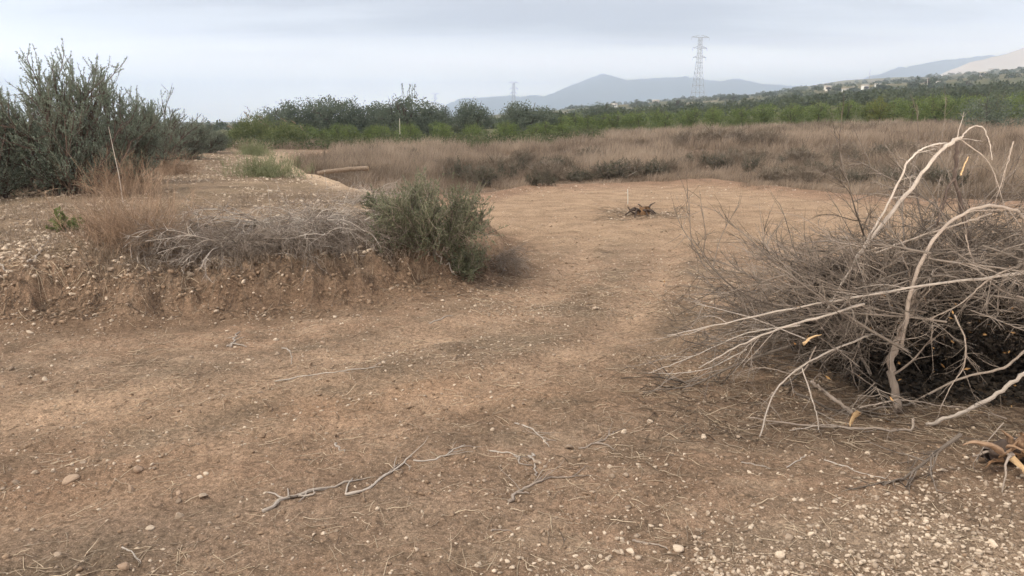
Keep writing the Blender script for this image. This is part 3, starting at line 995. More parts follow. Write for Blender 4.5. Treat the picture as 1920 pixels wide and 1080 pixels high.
place_raw(w2, hit1(125, 432)); tag(w2, 'small leafy green weed on the stony top of the bank', 'weed')
w3 = copy_tree(w1); place_raw(w3, hit1(478, 292), (1.1, 1.1, 1.0), 2); tag(w3, 'green weed clump farther along the terrace near the reeds', 'weed')

# ------------------------------------------------------------------ dry field
def field():
    pt = Parts()
    n = 10500
    u = RNG.uniform(-.36, .95, n)
    t = RNG.random(n)
    yf = yfront(u) + .9 * fbm(u * 40, u * 0, 3, 303) + 1.0 * np.abs(RNG.normal(0, .7, n)) - .3; yb = yback(u)
    y = yf * (yb / yf) ** (t ** 1.1)
    x = u * y
    m = (sdf(x, y) < -.25) & ~((x / y > -.30) & (x / y < -.175) & (y < 19.5))
    x, y = x[m], y[m]; n = len(x)
    z = height(x, y)
    gp = fbm(x * .45, y * .30, 3, 309) > -.28
    x, y, z = x[gp], y[gp], z[gp]; n = len(x)
    patch = fbm(x * .22, y * .22, 3, 301)
    near = sstep(1.5, 6, y - yfront(x / y))
    per = 36
    hgt = (.15 + .36 * near + .34 * patch + .22 * fbm(x * .8, y * .8, 3, 307)).clip(.08) * RNG.uniform(.7, 1.2, n)
    sp_ = np.interp(y, [15, 70], [.10, .24])
    B = np.repeat(np.stack([x, y, z - .03], -1), per, 0)
    B[:, :2] += RNG.normal(0, 1, (n * per, 2)) * np.repeat(sp_, per)[:, None]
    h = np.repeat(hgt, per) * RNG.uniform(.35, 1.12, n * per)
    lean = RNG.normal(0, .26, (n * per, 2)) * h[:, None] + np.array([.05, 0])
    w = np.repeat(np.interp(y, [15, 30, 70], [.0075, .012, .026]), per)
    tone = np.clip(np.repeat(.47 + .5 * patch + .6 * fbm(x * .8, y * .35, 3, 305) + RNG.normal(0, .22, n), per) + RNG.normal(0, .16, n * per), 0, 1)
    V, Q, a = blades(B, h, lean, w, tone); pt.add(V, Q, None, a)
    o = link('dry_grass', pt.build('dry_grass'), M_DRYGRASS)
    tag(o, 'field of dry pinkish brown grass behind the clearing', 'grass', kind='stuff')


field()

def twig_puff(W, H, n1, n2, name='dry_shrub', m=M_SCRUBDRY, r=.006, r2=.0045):
    t = empty(name, (0, 0, 0)); pt = Parts()
    a = RNG.random(n1) * 6.28; o = RNG.uniform(0, 1.3, n1) * W / H
    S = np.stack([np.cos(a) * W * .05, np.sin(a) * W * .05, np.full(n1, -.04)], -1)
    G = grow(S, np.stack([np.cos(a) * o, np.sin(a) * o, np.ones(n1)], -1), H * RNG.uniform(.6, 1.0, n1), 6, None, .1)
    addt(pt, G, taper(n1, 6, r, .4), 4)
    s, d, f = kids(G, n2, .15, 1, .7); d[:, 2] += .3
    G1 = grow(s, d, H * RNG.uniform(.15, .4, len(s)), 5, None, .14); addt(pt, G1, taper(len(s), 5, r2, .4), 3)
    link('stem', pt.build('stem'), m, t)
    return t


sh = [twig_puff(1.5, .74, 90, 22, r=.010, r2=.008), twig_puff(1.2, .76, 80, 22, r=.010, r2=.008)]
shu = [False] * 2
SH = [(760, 300, 1.0), (935, 330, 1.0), (905, 345, .8), (1030, 338, .95), (1060, 320, .9), (1190, 332, .9), (1290, 275, 1.6), (1340, 274, 1.7), (1390, 275, 1.7),
      (1440, 276, 1.5), (1375, 312, 1.0), (1420, 308, 1.0), (1500, 308, 1.1), (1250, 325, .8), (1500, 348, .9), (1545, 345, .85), (1620, 350, .9), (1440, 345, .8), (1130, 335, .8),
      (980, 310, 1.0), (1660, 345, .9), (1720, 350, 1.0), (840, 320, .8), (1580, 300, 1.1), (1690, 290, 1.2)]
for i, (px, by, s) in enumerate(SH):
    k = i % 2
    o = sh[k] if not shu[k] else copy_tree(sh[k]); shu[k] = True
    place(o, px, by, sc=s * .8, sx=s)
    tag(o, 'dark dry twiggy shrub rising from the brown grass of the field', 'shrub', 'dry shrubs in the grass field')
M_FB = leafy(mat('dull_field_scrub', (.070, .068, .046), (.20, .18, .13), nscale=.8, nmix=.4))
fb = [make_bush('field_bush', 1.5, .75, 300, M_FB, M_TWIG, .055, .022, 12), make_bush('field_bush', 1.1, .85, 260, M_FB, M_TWIG, .05, .02, 12)]
fbu = [False] * 2
FB = [(860, 340), (905, 348), (945, 336), (985, 330), (1020, 345), (1045, 322), (1085, 336), (1150, 340), (1310, 315), (1350, 322), (1375, 300), (1400, 330), (1440, 318), (1470, 340), (1495, 300), (1530, 330), (1560, 345),
      (1600, 355), (1640, 340), (1680, 352), (1720, 340), (1760, 355), (1230, 335), (1270, 318), (1290, 268), (1330, 270), (1370, 269), (1410, 270), (1450, 272), (800, 300), (770, 290), (1110, 300), (1580, 310), (1650, 300), (1740, 300), (700, 300)]
for i, (px, by) in enumerate(FB):
    k = i % 2
    o = fb[k] if not fbu[k] else copy_tree(fb[k]); fbu[k] = True
    place(o, px + random.uniform(-8, 8), by + random.uniform(-4, 4), sc=random.uniform(.5, 1.0), sx=random.uniform(.65, 1.15))
    tag(o, 'dull grey green bush half buried in the brown field grass', 'bush', 'dull bushes in the grass field')
p = twig_puff(.5, .85, 12, 12); place_raw(p, hit1(610, 318)); tag(p, 'upright dark dead weed standing at the edge of the grass near the log', 'weed')

# ------------------------------------------------------------------ things on the terrace
# russet dry shrub on the bank
q = tuft(.85, .92, 230, M_REDTWIG, 'dry_shrub'); place_raw(q, hit1(262, 470)); tag(q, 'russet dry shrub of fine upright stems on the edge of the bank', 'shrub')
q2 = tuft(.7, .55, 150, M_REDTWIG, 'dry_shrub'); place_raw(q2, hit1(205, 455)); tag(q2, 'low russet dry shrub next to the taller one on the bank, nearer the weed', 'shrub')
q3 = tuft(1.1, .75, 260, M_REDTWIG, 'dry_shrub'); place_raw(q3, hit1(232, 372)); tag(q3, 'dark russet dead growth under the broad topped olive shrub', 'shrub')
q4 = copy_tree(q3); place_raw(q4, hit1(330, 330), (1.3, 1, .75), 1.2); tag(q4, 'russet dead growth in front of the thin topped olive shrub', 'shrub')
stk = Parts(); Ps = smooth_line([[0, 0, -.05], [-.02, .02, .35], [-.06, .03, .7], [-.09, .03, 1.0]], 9); addt(stk, Ps, taper(1, 9, .0055, .4)[0], 6)
o = link('dead_stalk', stk.build('dead_stalk', True), M_GREYTWIG); o.location = hit1(232, 392).tolist(); tag(o, 'single tall pale dead stalk standing up from the russet growth', 'stalk')

# silvery heap of dead twigs lying down the bank
def fan_heap(px, py, dirs, n, L, name, label, m, rr=.0035, sub=7, up=.25, cat='shrub', clampz=.012):
    base = hit1(px, py) + np.array([0, 0, .05])
    t = empty(name, base); pt = Parts()
    a = RNG.uniform(*dirs, n)
    D = np.stack([np.cos(a), np.sin(a), RNG.normal(up, .22, n)], -1)
    S = RNG.normal(0, .05, (n, 3)) * np.array([1.6, 1, .5]) + base
    G = grow(S, D, L * RNG.uniform(.45, 1.1, n), 9, [0, 0, -.8], .10)
    def put(G, r, sides):
        x, y = G[..., 0], G[..., 1]
        G[..., 2] = np.maximum(G[..., 2], height(x.ravel(), y.ravel()).reshape(x.shape) + clampz)
        addt(pt, G - base, taper(len(G), G.shape[1], r, .35), sides)
        return G
    G = put(G, rr, 5)
    s, d, f = kids(G, sub, .25, 1, .5); G1 = put(grow(s, d, L * RNG.uniform(.15, .42, len(s)), 6, [0, 0, -.6], .12), rr * .6, 4)
    s, d, f = kids(G1, 3, .3, 1, .55); put(grow(s, d, L * RNG.uniform(.06, .18, len(s)), 4, [0, 0, -.3], .12), rr * .4, 3)
    link('stem', pt.build('stem'), m, t)
    tag(t, label, cat); return t


fan_heap(478, 428, (-2.5, -.2), 40, 1.05, 'dead_bush', 'silvery dead bush sprawling down the face of the bank in a fan of bare twigs', M_GREYTWIG, .0065, 6, .25, clampz=.035)
fan_heap(430, 470, (-3.0, -1.2), 16, .7, 'dead_bush', 'pale twisted dead root mass hanging on the bank below the flattened brown bush', M_GREYTWIG, .0065, 5, .3, clampz=.03)
fan_heap(600, 448, (-2.3, -.3), 30, .8, 'dead_bush', 'pale dead twigs drooping over the bank in front of the grey tangle', M_GREYTWIG, .005, 6, .3, clampz=.03)
fan_heap(575, 430, (-2.4, .6), 60, .70, 'dead_bush', 'grey tangled dead bush on the bank between the silvery fan and the green scrub', M_GREYTWIG, .003, 9, .5)
fan_heap(640, 420, (-2.9, .3), 50, .65, 'dead_bush', 'brown dead bush lying against the darker scrub on the bank top', M_TWIG, .003, 9, .45)
fan_heap(395, 440, (-3.0, .2), 40, .60, 'dead_bush', 'flattened brown dead bush between the russet shrub and the silvery fan', M_TWIG, .003, 8, .3)
for px_, py_, n_, L_, lab_ in ((330, 470, 55, .5, 'brown brittle dead bush at the foot of the russet shrub on the bank'), (455, 476, 60, .5, 'dark brown dead twigs matted under the silvery fan'),
                               (545, 470, 60, .5, 'brown dead bush hanging down the bank under the grey tangle'), (635, 462, 60, .5, 'dark dead bush on the bank face below the bank top'), (715, 455, 50, .45, 'brown dead twigs at the foot of the lower scrub bush')):
    fan_heap(px_, py_, (-3.0, -.1), n_, L_, 'dead_bush', lab_, M_TWIG, .0032, 8, .55, clampz=.02)
fan_heap(935, 500, (-1.9, 1.2), 40, .45, 'dead_bush', 'brown dead scrub spilling off the broken end of the bank onto the clearing', M_TWIG, .0025, 8, .5)
fan_heap(700, 380, (-2.9, 3), 50, .6, 'dead_bush', 'pale dead weeds where the sandy strip meets the corner bush', M_GREYTWIG, .0025, 8, .5)


def ground_stick(pts, r0, m, name, label, cat='stick', group=None, lift=.6, r1=.45, twigs=0, tl=.15, parts=None, n=14):
    """a stick lying on the ground through photo points"""
    P, _ = hit([p_[0] for p_ in pts], [p_[1] for p_ in pts])
    base = P[0].copy()
    L = smooth_line(P, n)
    L[1:-1, :2] += RNG.normal(0, r0 * .75, (n - 2, 2))
    L[:, 2] = height(L[:, 0], L[:, 1]) + r0 * lift
    R = r0 * .9 * np.linspace(1, r1, n) * RNG.uniform(.72, 1.22, n)
    pt = parts if parts is not None else Parts()
    C, Rc = capped(L - base, R); addt(pt, C, Rc, 8, .6)
    if twigs:
        s, d, f = kids(L[None], twigs, .3, 1, .6); d[:, 2] = np.abs(d[:, 2]) * .35
        G = grow(s, d, tl * RNG.uniform(.5, 1.3, len(s)), 5, [0, 0, -.3], .12)
        G[..., 2] = np.maximum(G[..., 2], height(G[..., 0].ravel(), G[..., 1].ravel()).reshape(G[..., 0].shape) + .003)
        addt(pt, G - base, taper(len(s), 5, r0 * .35, .35), 4, .5)
    return pt, base


def stick(pts, r0, m, label, forks=(), twigs=0, tl=.15, name='stick', group=None, lift=.6, r1=.45, cat='stick'):
    pt, base = ground_stick(pts, r0, m, name, label, lift=lift, r1=r1, twigs=twigs, tl=tl)
    for fp, fr in forks:
        P, _ = hit([a[0] for a in fp], [a[1] for a in fp]); L = smooth_line(P, 8)
        L[:, 2] = height(L[:, 0], L[:, 1]) + fr * .8 + r0 * .3
        C, Rc = capped(L - base, fr * np.linspace(1, .5, 8)); addt(pt, C, Rc, 6, .6)
    o = link(name, pt.build(name, True), m, None, base)
    tag(o, label, cat, group); return o


stick([(493, 965), (527, 945), (542, 938), (575, 929), (615, 921), (662, 911)], .0105, M_PALE, 'pale forked stick lying on the track, thickest of the loose sticks', [([(531, 939), (515, 931), (502, 929)], .005), ([(541, 938), (541, 930), (540, 924)], .005), ([(560, 934), (585, 936), (592, 934)], .006), ([(575, 930), (568, 940), (560, 948)], .004)], 5, .12)
stick([(648, 935), (692, 926), (717, 904), (743, 887), (772, 869)], .0075, M_GREYTWIG, 'crooked grey stick on the track just past the pale forked stick', [([(648, 935), (655, 915), (662, 905)], .004)], 6, .14)
stick([(775, 873), (815, 872), (845, 860), (872, 848)], .0055, M_GREYTWIG, 'thin grey stick continuing the line of the crooked grey one', (), 5, .14)
stick([(954, 951), (969, 931), (987, 919), (1031, 902), (1067, 902)], .0085, M_BARK, 'dark bent stick lying on the bare track below the standing white stub', [([(970, 932), (983, 932), (992, 934)], .005), ([(1067, 902), (1085, 890), (1098, 876)], .003)], 6, .15)
stick([(998, 858), (1001, 880), (1006, 899)], .0075, M_PALE, 'short white stub of branch lying beside a round pale stone', [([(974, 867), (974, 879), (998, 879)], .004)], 0, name='stub')
stick([(965, 797), (995, 812), (1015, 824), (1030, 840)], .0045, M_GREYTWIG, 'thin grey twig pointing down the track above the white stub', (), 5, .12)
stick([(918, 853), (955, 861), (974, 869)], .0045, M_GREYTWIG, 'short thin twig left of the white stub reaching towards it', (), 3, .1)
stick([(628, 835), (634, 846), (646, 856)], .0055, M_PALE, 'small curved white stick on the reddish soil', (), 0)
stick([(805, 619), (828, 612), (850, 605)], .007, M_PALE, 'straight pale stick lying on the litter below the corner of the bank', (), 0)
stick([(1085, 842), (1115, 836), (1140, 820), (1150, 813)], .0065, M_BARK, 'dark crooked stick beside the large pale stone on the track', [([(1115, 836), (1135, 838), (1152, 848)], .005)], 4, .1)
stick([(432, 650), (438, 634), (450, 619)], .010, M_PALE, 'broken stub of pale wood lying in the litter at the foot of the bank', [([(425, 648), (440, 646), (462, 650)], .007)], 3, .1, 'stub')
stick([(528, 655), (543, 660), (547, 684)], .0065, M_PALE, 'hooked pale twig in the litter close to the broken stub', (), 0)
stick([(515, 708), (560, 706), (590, 707), (640, 708), (700, 702)], .006, M_GREYTWIG, 'long straight grey stick lying across the litter band', (), 5, .12)
stick([(1185, 1019), (1215, 1026), (1252, 1036)], .006, M_BARK, 'thin dark stick in the gravel at the bottom of the picture', (), 0)
stick([(805, 470), (830, 489), (856, 517)], .012, M_PALE, 'pale stick leaning down the bank below the corner bush', (), 0)
stick([(53, 500), (67, 480), (87, 457)], .012, M_PALE, 'pale branch lying on the bank with two forked ends', [([(75, 475), (62, 465), (60, 458)], .007), ([(85, 462), (92, 450), (80, 445)], .006)], 4, .12)
stick([(0, 498), (8, 506), (14, 512)], .010, M_PALE, 'short pale stick at the very edge of the picture on the bank', (), 0)
stick([(920, 1006), (935, 1003), (960, 1008)], .004, M_BARK, 'tiny dark twig below the dark bent stick', (), 0)
stick([(228, 1022), (250, 1030), (262, 1046)], .004, M_GREYTWIG, 'tiny curled grey twig near the bottom edge of the track', (), 2, .06)
stick([(1390, 868), (1420, 873), (1445, 878)], .004, M_PALE, 'short thin straw coloured stick on the dirt below the brush heap', (), 0)
stick([(1545, 865), (1600, 880), (1660, 900)], .004, M_GREYTWIG, 'long thin twig on the dirt between brush heap and gravel', (), 3, .1)
stick([(1475, 875), (1500, 862), (1510, 852)], .004, M_GREYTWIG, 'thin twig tilting away on the dirt below the brush heap', (), 0)

# exposed roots on the bank face
rt = Parts(); rb = hit1(263, 447)
for pts, r in [([(243, 450), (245, 470), (248, 490)], .010), ([(285, 405), (272, 430), (263, 447), (266, 468), (275, 498), (284, 522)], .012), ([(263, 447), (250, 460), (244, 455)], .008), ([(266, 470), (258, 490), (262, 515)], .006)]:
    P, _ = hit([a[0] for a in pts], [a[1] for a in pts]); L = smooth_line(P, 12); L[:, 2] = height(L[:, 0], L[:, 1]) + .035
    C, Rc = capped(L - rb, r * np.linspace(1, .45, 12)); addt(rt, C, Rc, 7, .7)
o = link('root', rt.build('root', True), M_PALE, None, rb); tag(o, 'pale bare roots hanging down the bank under the russet shrub', 'roots')

# log resting across the terrace edge
def log():
    a = np.array([-4.45, 17.2, 0.0]); a[2] = float(height(a[:1], a[1:2])[0]) + .055; b = at(690, 316, 17.45)
    t = empty('log', a)
    K = 16; L = np.linspace(a, b, K) - a; L[:, 2] += .02 * np.sin(np.linspace(0, 3, K)); L[1:-1] += RNG.normal(0, .006, (K - 2, 3))
    R = .055 * np.linspace(.8, 1.1, K) * RNG.uniform(.88, 1.1, K)
    pt = Parts(); addt(pt, L, R, 14, .55); link('bark', pt.build('bark', True), M_LOG, t)
    cap = Parts(); e = nrm(L[-1] - L[-2]); addt(cap, np.stack([L[-1] - e * .003, L[-1] + e * .006, L[-1] + e * .0065]), np.array([R[-1] * .97, R[-1] * .9, .001]), 14, .5)
    link('cut_end', cap.build('cut_end'), M_SPLIT, t)
    tag(t, 'short pale log lying across the sandy edge of the terrace', 'log')


log()

def shard(base, axis, L, w, th, m, name, t):
    """a jagged flat splinter of torn wood"""
    axis = nrm(np.asarray(axis, float)); sd = nrm(np.cross(axis, [.2, .3, 1])); up = np.cross(sd, axis)
    K = 8; f = np.linspace(0, 1, K)
    wd = w * np.array([.55, .9, 1, .92, .8, .55, .34, .04]) * RNG.uniform(.75, 1.2, K); hh = th * np.linspace(1, .25, K)
    ctr = np.asarray(base) + f[:, None] * axis * L + up * (.12 * L * np.sin(f * 3))[:, None] + RNG.normal(0, w * .06, (K, 3))
    V = np.stack([ctr - sd * wd[:, None] * .5, ctr + up * hh[:, None] * RNG.uniform(.5, 1.1, (K, 1)), ctr + sd * wd[:, None] * .5, ctr - up * hh[:, None] * .5], 1).reshape(-1, 3)
    idx = np.arange(K * 4).reshape(K, 4); a0, b0 = idx[:-1], idx[1:]
    Q = np.stack([a0, np.roll(a0, -1, 1), np.roll(b0, -1, 1), b0], -1).reshape(-1, 4)
    Q = np.concatenate([Q, idx[:1], idx[-1:, ::-1]])
    pt = Parts(); pt.add(V, Q, None, .5); link(name, pt.build(name), m, t)


# stump in the clearing
def stump():
    base = hit1(1205, 402)
    t = empty('tree_stump', base); pt = Parts()
    K = 9; zz = np.linspace(-.08, .13, K)
    L = np.stack([.02 + zz * .15, np.zeros(K), zz], -1); R = np.interp(zz, [-.08, 0, .06, .17], [.17, .13, .095, .085])
    V, Q, a = tubes(L, R, 14, .5); V += RNG.normal(0, .014, V.shape); pt.add(V, Q, None, a)
    link('bark', pt.build('bark'), M_TORN, t)
    for k in range(11):
        an = RNG.uniform(0, 6.28); rr = RNG.uniform(.02, .15)
        shard([math.cos(an) * rr, math.sin(an) * rr, RNG.uniform(.03, .12)], (math.cos(an + RNG.normal(0, .8)), math.sin(an + RNG.normal(0, .8)), RNG.uniform(-.1, .9)), RNG.uniform(.08, .2), RNG.uniform(.04, .09), .04, M_DARKBARK if k % 3 else M_TORN, 'splinter', t)
    for k in range(7):
        an = k * .9 + .3; r = .13 + .16 * RNG.random()
        P = smooth_line([[.07 * math.cos(an), .07 * math.sin(an), .05], [r * .7 * math.cos(an), r * .7 * math.sin(an), .06 + .05 * RNG.random()], [r * 1.3 * math.cos(an + .2), r * 1.3 * math.sin(an + .2), -.02]], 8)
        pr = Parts(); addt(pr, P, .026 * np.linspace(1, .35, 8), 7); link('root', pr.build('root', True), M_DARKBARK, t)
    P = smooth_line([[-.1, 0, .02], [-.2, -.02, .05], [-.27, -.02, .14]], 8); pr = Parts(); addt(pr, P, .02 * np.linspace(1, .5, 8), 7); link('root', pr.build('root', True), M_DARKBARK, t)
    tag(t, 'small torn up tree stump with splintered top left in the clearing', 'stump')


stump()
sk = Parts(); addt(sk, np.array([[0, 0, -.1], [0, 0, .1], [-.01, 0, .26], [-.012, 0, .30], [-.012, 0, .301]]), np.array([.011, .011, .010, .008, .0005]), 6, .7)
o = link('stake', sk.build('stake'), M_POLE, None, hit1(1177, 381)); tag(o, 'thin pale stake stuck upright in the clearing beside the stump', 'stake')
pl = Parts(); addt(pl, np.array([[0, 0, -.2], [.02, 0, .9], [.03, 0, 1.9], [.03, 0, 1.905]]), np.array([.018, .017, .015, .001]), 8, .8)
o = link('field_post', pl.build('field_post'), M_POLE, None, hit1(750, 272)); tag(o, 'thin white post standing in front of the orchard', 'post')

# ------------------------------------------------------------------ loose stones
SIDX = [(30, 890, 13), (64, 875, 15), (97, 873, 11), (155, 857, 13), (155, 868, 9), (379, 933, 19), (337, 964, 21), (279, 983, 19), (335, 939, 10), (409, 992, 13), (375, 887, 14), (385, 882, 10),
        (29, 972, 12), (107, 1030, 13), (304, 1020, 9), (56, 620, 10), (210, 606, 9), (517, 637, 11), (520, 666, 13), (498, 924, 9), (358, 667, 9), (466, 674, 8), (85, 712, 12),
        (20, 690, 10), (56, 704, 8), (140, 1055, 9), (1067, 841, 21), (1007, 875, 17), (1147, 899, 16), (1173, 895, 13), (1144, 878, 11), (922, 800, 9), (923, 815, 10), (763, 831, 9), (744, 831, 8),
        (1171, 813, 16), (1218, 792, 13), (1181, 1041, 20), (1158, 1046, 18), (1252, 1055, 17), (1271, 1034, 18), (896, 1070, 17), (920, 742, 8), (1117, 587, 14), (1086, 645, 9),
        (1318, 817, 16), (1384, 819, 14), (1405, 887, 10), (1326, 968, 14), (1366, 980, 14), (1644, 943, 11), (1642, 963, 11), (1331, 1046, 16), (1462, 1046, 18), (1521, 1008, 16),
        (1477, 1009, 19), (1851, 1037, 20), (1862, 1024, 18), (1670, 1061, 15), (1253, 1058, 14), (1422, 659, 14), (1293, 697, 10), (88, 478, 16), (210, 506, 13), (90, 508, 14), (565, 540, 12), (1290, 820, 9), (1000, 985, 8), (937, 992, 9), (860, 812, 9)]
BROWN = [(260, 875, 20), (132, 892, 24), (245, 904, 19), (230, 1060, 22), (335, 928, 11), (1003, 690, 10), (605, 650, 14)]
SLAB = {(1067, 841): 'largest pale flat stone on the track beside the dark crooked stick', (1007, 875): 'round pale stone touching the white stub of branch',
        (337, 964): 'lumpy pale stone on the reddish track, biggest on that side', (1117, 587): 'flat pale stone lying alone near the middle of the clearing',
        (1318, 817): 'flat pale stone at the foot of the brush heap twigs'}
smeshes = {}
for lst, mt, nm, lab, grp in ((SIDX, M_STONE, 'stone', 'small pale limestone lying loose on the bare dirt', 'loose pale stones'), (BROWN, M_BROWNSTONE, 'stone', 'earth coloured stone half sunk in the reddish track', 'brown stones on the track')):
    P, _ = hit([s[0] for s in lst], [s[1] for s in lst])
    for (px, py, s), p_ in zip(lst, P):
        size = s / FPX * np.linalg.norm(p_ - [0, 0, CAMZ]) * 1.12
        V, T, a = stones(np.zeros((1, 3)), size, (ICO2, ICO2T), .16, .75, .4)
        pt = Parts(); pt.add(V, None, T, a)
        o = link(nm, pt.build(nm, False), mt, None, p_)
        l2 = SLAB.get((px, py)); tag(o, l2 or lab, 'stone', None if l2 else grp)


def scatter_px(n, x0, x1, y0, y1, dens=None):
    px = RNG.uniform(x0, x1, n); py = RNG.uniform(y0, y1, n)
    P, ok = hit(px, py)
    P = P[ok]; px = px[ok]; py = py[ok]
    if dens is not None:
        k = RNG.random(len(P)) < dens(P, px, py); P = P[k]; px = px[k]; py = py[k]
    return P, px, py


def gravel():
    pt = Parts()
    def lay(P, smin, smax, pw=2.2, big=1.0, base=(ICO1, ICO1T), tone=None):
        dist = np.linalg.norm(P - [0, 0, CAMZ], axis=1)
        s = (smin + (smax - smin) * RNG.random(len(P)) ** pw) * (dist ** .35) * big
        V, T, a = stones(P, s * 1.15, base, .35, .7, .42)
        pt.add(V, None, T, a)
    cl = lambda P: np.clip(.45 + 1.0 * fbm(P[:, 0] * 1.6, P[:, 1] * 1.6, 3, 401), .04, 1)
    P, _, _ = scatter_px(13000, -300, 2200, 585, 1140, lambda P, a, b: cl(P)); lay(P, .0028, .017, 3.6)
    P, _, _ = scatter_px(4200, 900, 2300, 840, 1150, lambda P, a, b: np.clip(sstep(830, 1060, b + .25 * (a - 1500)), 0, 1)); lay(P, .005, .022, 2.2)
    P, _, _ = scatter_px(7000, 1300, 2300, 900, 1150, lambda P, a, b: sstep(880, 1040, b + .12 * (a - 1700)) * np.clip(.6 + fbm(P[:, 0] * 3, P[:, 1] * 3, 3, 405), 0, 1)); lay(P, .005, .021, 1.8)
    P, _, _ = scatter_px(4000, -300, 1500, 560, 700, lambda P, a, b: cl(P)); lay(P, .004, .016, 2.5)
    P, _, _ = scatter_px(11000, -300, 760, 290, 540, lambda P, a, b: (sdf(P[:, 0], P[:, 1]) > .3) * np.clip(.55 + 1.2 * fbm(P[:, 0] * 1.4, P[:, 1] * 1.4, 3, 411), .05, 1)); lay(P, .007, .034, 1.9)
    P, _, _ = scatter_px(2200, 250, 700, 285, 345, lambda P, a, b: (sdf(P[:, 0], P[:, 1]) > .2)); lay(P, .008, .03, 2)
    P, _, _ = scatter_px(5000, 880, 1700, 345, 600, lambda P, a, b: (sdf(P[:, 0], P[:, 1]) < 0) * np.clip(.35 + cl(P) * .5 + .5 * (b > 470), 0, 1)); lay(P, .004, .016, 2.4)
    P, _, _ = scatter_px(260, 900, 1500, 344, 372, lambda P, a, b: (sdf(P[:, 0], P[:, 1]) < -.2)); lay(P, .006, .028, 2)
    P, _, _ = scatter_px(170, 1140, 1280, 388, 412); lay(P, .008, .025, 2)
    P, _, _ = scatter_px(260, -100, 900, 500, 600); lay(P, .006, .026, 2.2)
    o = link('gravel', pt.build('gravel'), M_STONE); tag(o, 'scattered pale gravel and chips of limestone on the ground', 'gravel', kind='stuff')
    pt = Parts()
    P, _, _ = scatter_px(10000, -300, 2200, 570, 1140, lambda P, a, b: cl(P)); lay(P, .003, .022, 3.4)
    P, _, _ = scatter_px(1900, -200, 960, 455, 600, lambda P, a, b: np.abs(sdf(P[:, 0], P[:, 1]) - .2) < .75); lay(P, .006, .034, 3.0)
    P, _, _ = scatter_px(1500, 900, 1700, 345, 600); lay(P, .004, .022, 2.4)
    o = link('soil_crumbs', pt.build('soil_crumbs'), M_CLOD); tag(o, 'loose brown crumbs and clods of soil on track and bank', 'soil', kind='stuff')


gravel()


def litter():
    pt = Parts()
    def lay(P, L, r, sides=3, tone=None, flat=.15):
        n = len(P); a = RNG.random(n) * math.pi * 2; 
        D = np.stack([np.cos(a), np.sin(a) * .9, RNG.normal(0, flat, n)], -1)
        G = grow(P, D, L * RNG.uniform(.25, 1.2, n), 5, None, .12)
        z = height(G[..., 0].ravel(), G[..., 1].ravel()).reshape(G[..., 0].shape)
        G[..., 2] = z + np.maximum((G[..., 2] - P[:, None, 2]), 0) * .5 + .003
        addt(pt, G, taper(n, 5, r * RNG.uniform(.6, 1.5, n), .5), sides, RNG.random(n) if tone is None else np.clip(RNG.normal(tone, .2, n), 0, 1))
    def band(P):  # litter lies thick in a band below the bank and around the heap
        b = np.exp(-((P[:, 1] - (5.2 + .10 * P[:, 0])) / .8) ** 2) * (P[:, 0] > -2.8)
        c = np.exp(-(((P[:, 0] - 1.5) / 1.1) ** 2 + ((P[:, 1] - 4.4) / .8) ** 2))
        return np.clip(.10 + .9 * b + .9 * c, 0, 1) * np.clip(.6 + .9 * fbm(P[:, 0] * 1.8, P[:, 1] * 2.5, 3, 421), .03, 1)
    P, _, _ = scatter_px(15000, -200, 2100, 560, 1100, lambda P, a, b: band(P)); lay(P, .11, .0016)
    P, _, _ = scatter_px(1300, -200, 2100, 620, 1100); lay(P, .12, .0014, tone=.6)
    P, _, _ = scatter_px(3600, 880, 1750, 390, 600, lambda P, a, b: (sdf(P[:, 0], P[:, 1]) < 0) * sstep(380, 560, b)); lay(P, .13, .002)
    P, _, _ = scatter_px(5200, -200, 760, 285, 520, lambda P, a, b: (sdf(P[:, 0], P[:, 1]) > .3) * np.clip(.6 + fbm(P[:, 0], P[:, 1], 3, 431), .1, 1)); lay(P, .15, .0026, flat=.35)
    P, _, _ = scatter_px(1000, 1200, 2000, 680, 830); lay(P, .20, .0022, tone=.25, flat=.3)
    P, _, _ = scatter_px(2600, -100, 960, 440, 600, lambda P, a, b: (np.abs(sdf(P[:, 0], P[:, 1]) - .4) < .7) & (RNG.random(len(P)) < .6)); lay(P, .2, .0024, tone=.14, flat=.45)
    P, _, _ = scatter_px(700, 1120, 1290, 385, 412); lay(P, .2, .003, tone=.3, flat=.3)
    o = link('plant_litter', pt.build('plant_litter'), M_STRAW); tag(o, 'dry straw and broken twig litter strewn over the dirt', 'litter', kind='stuff')


litter()


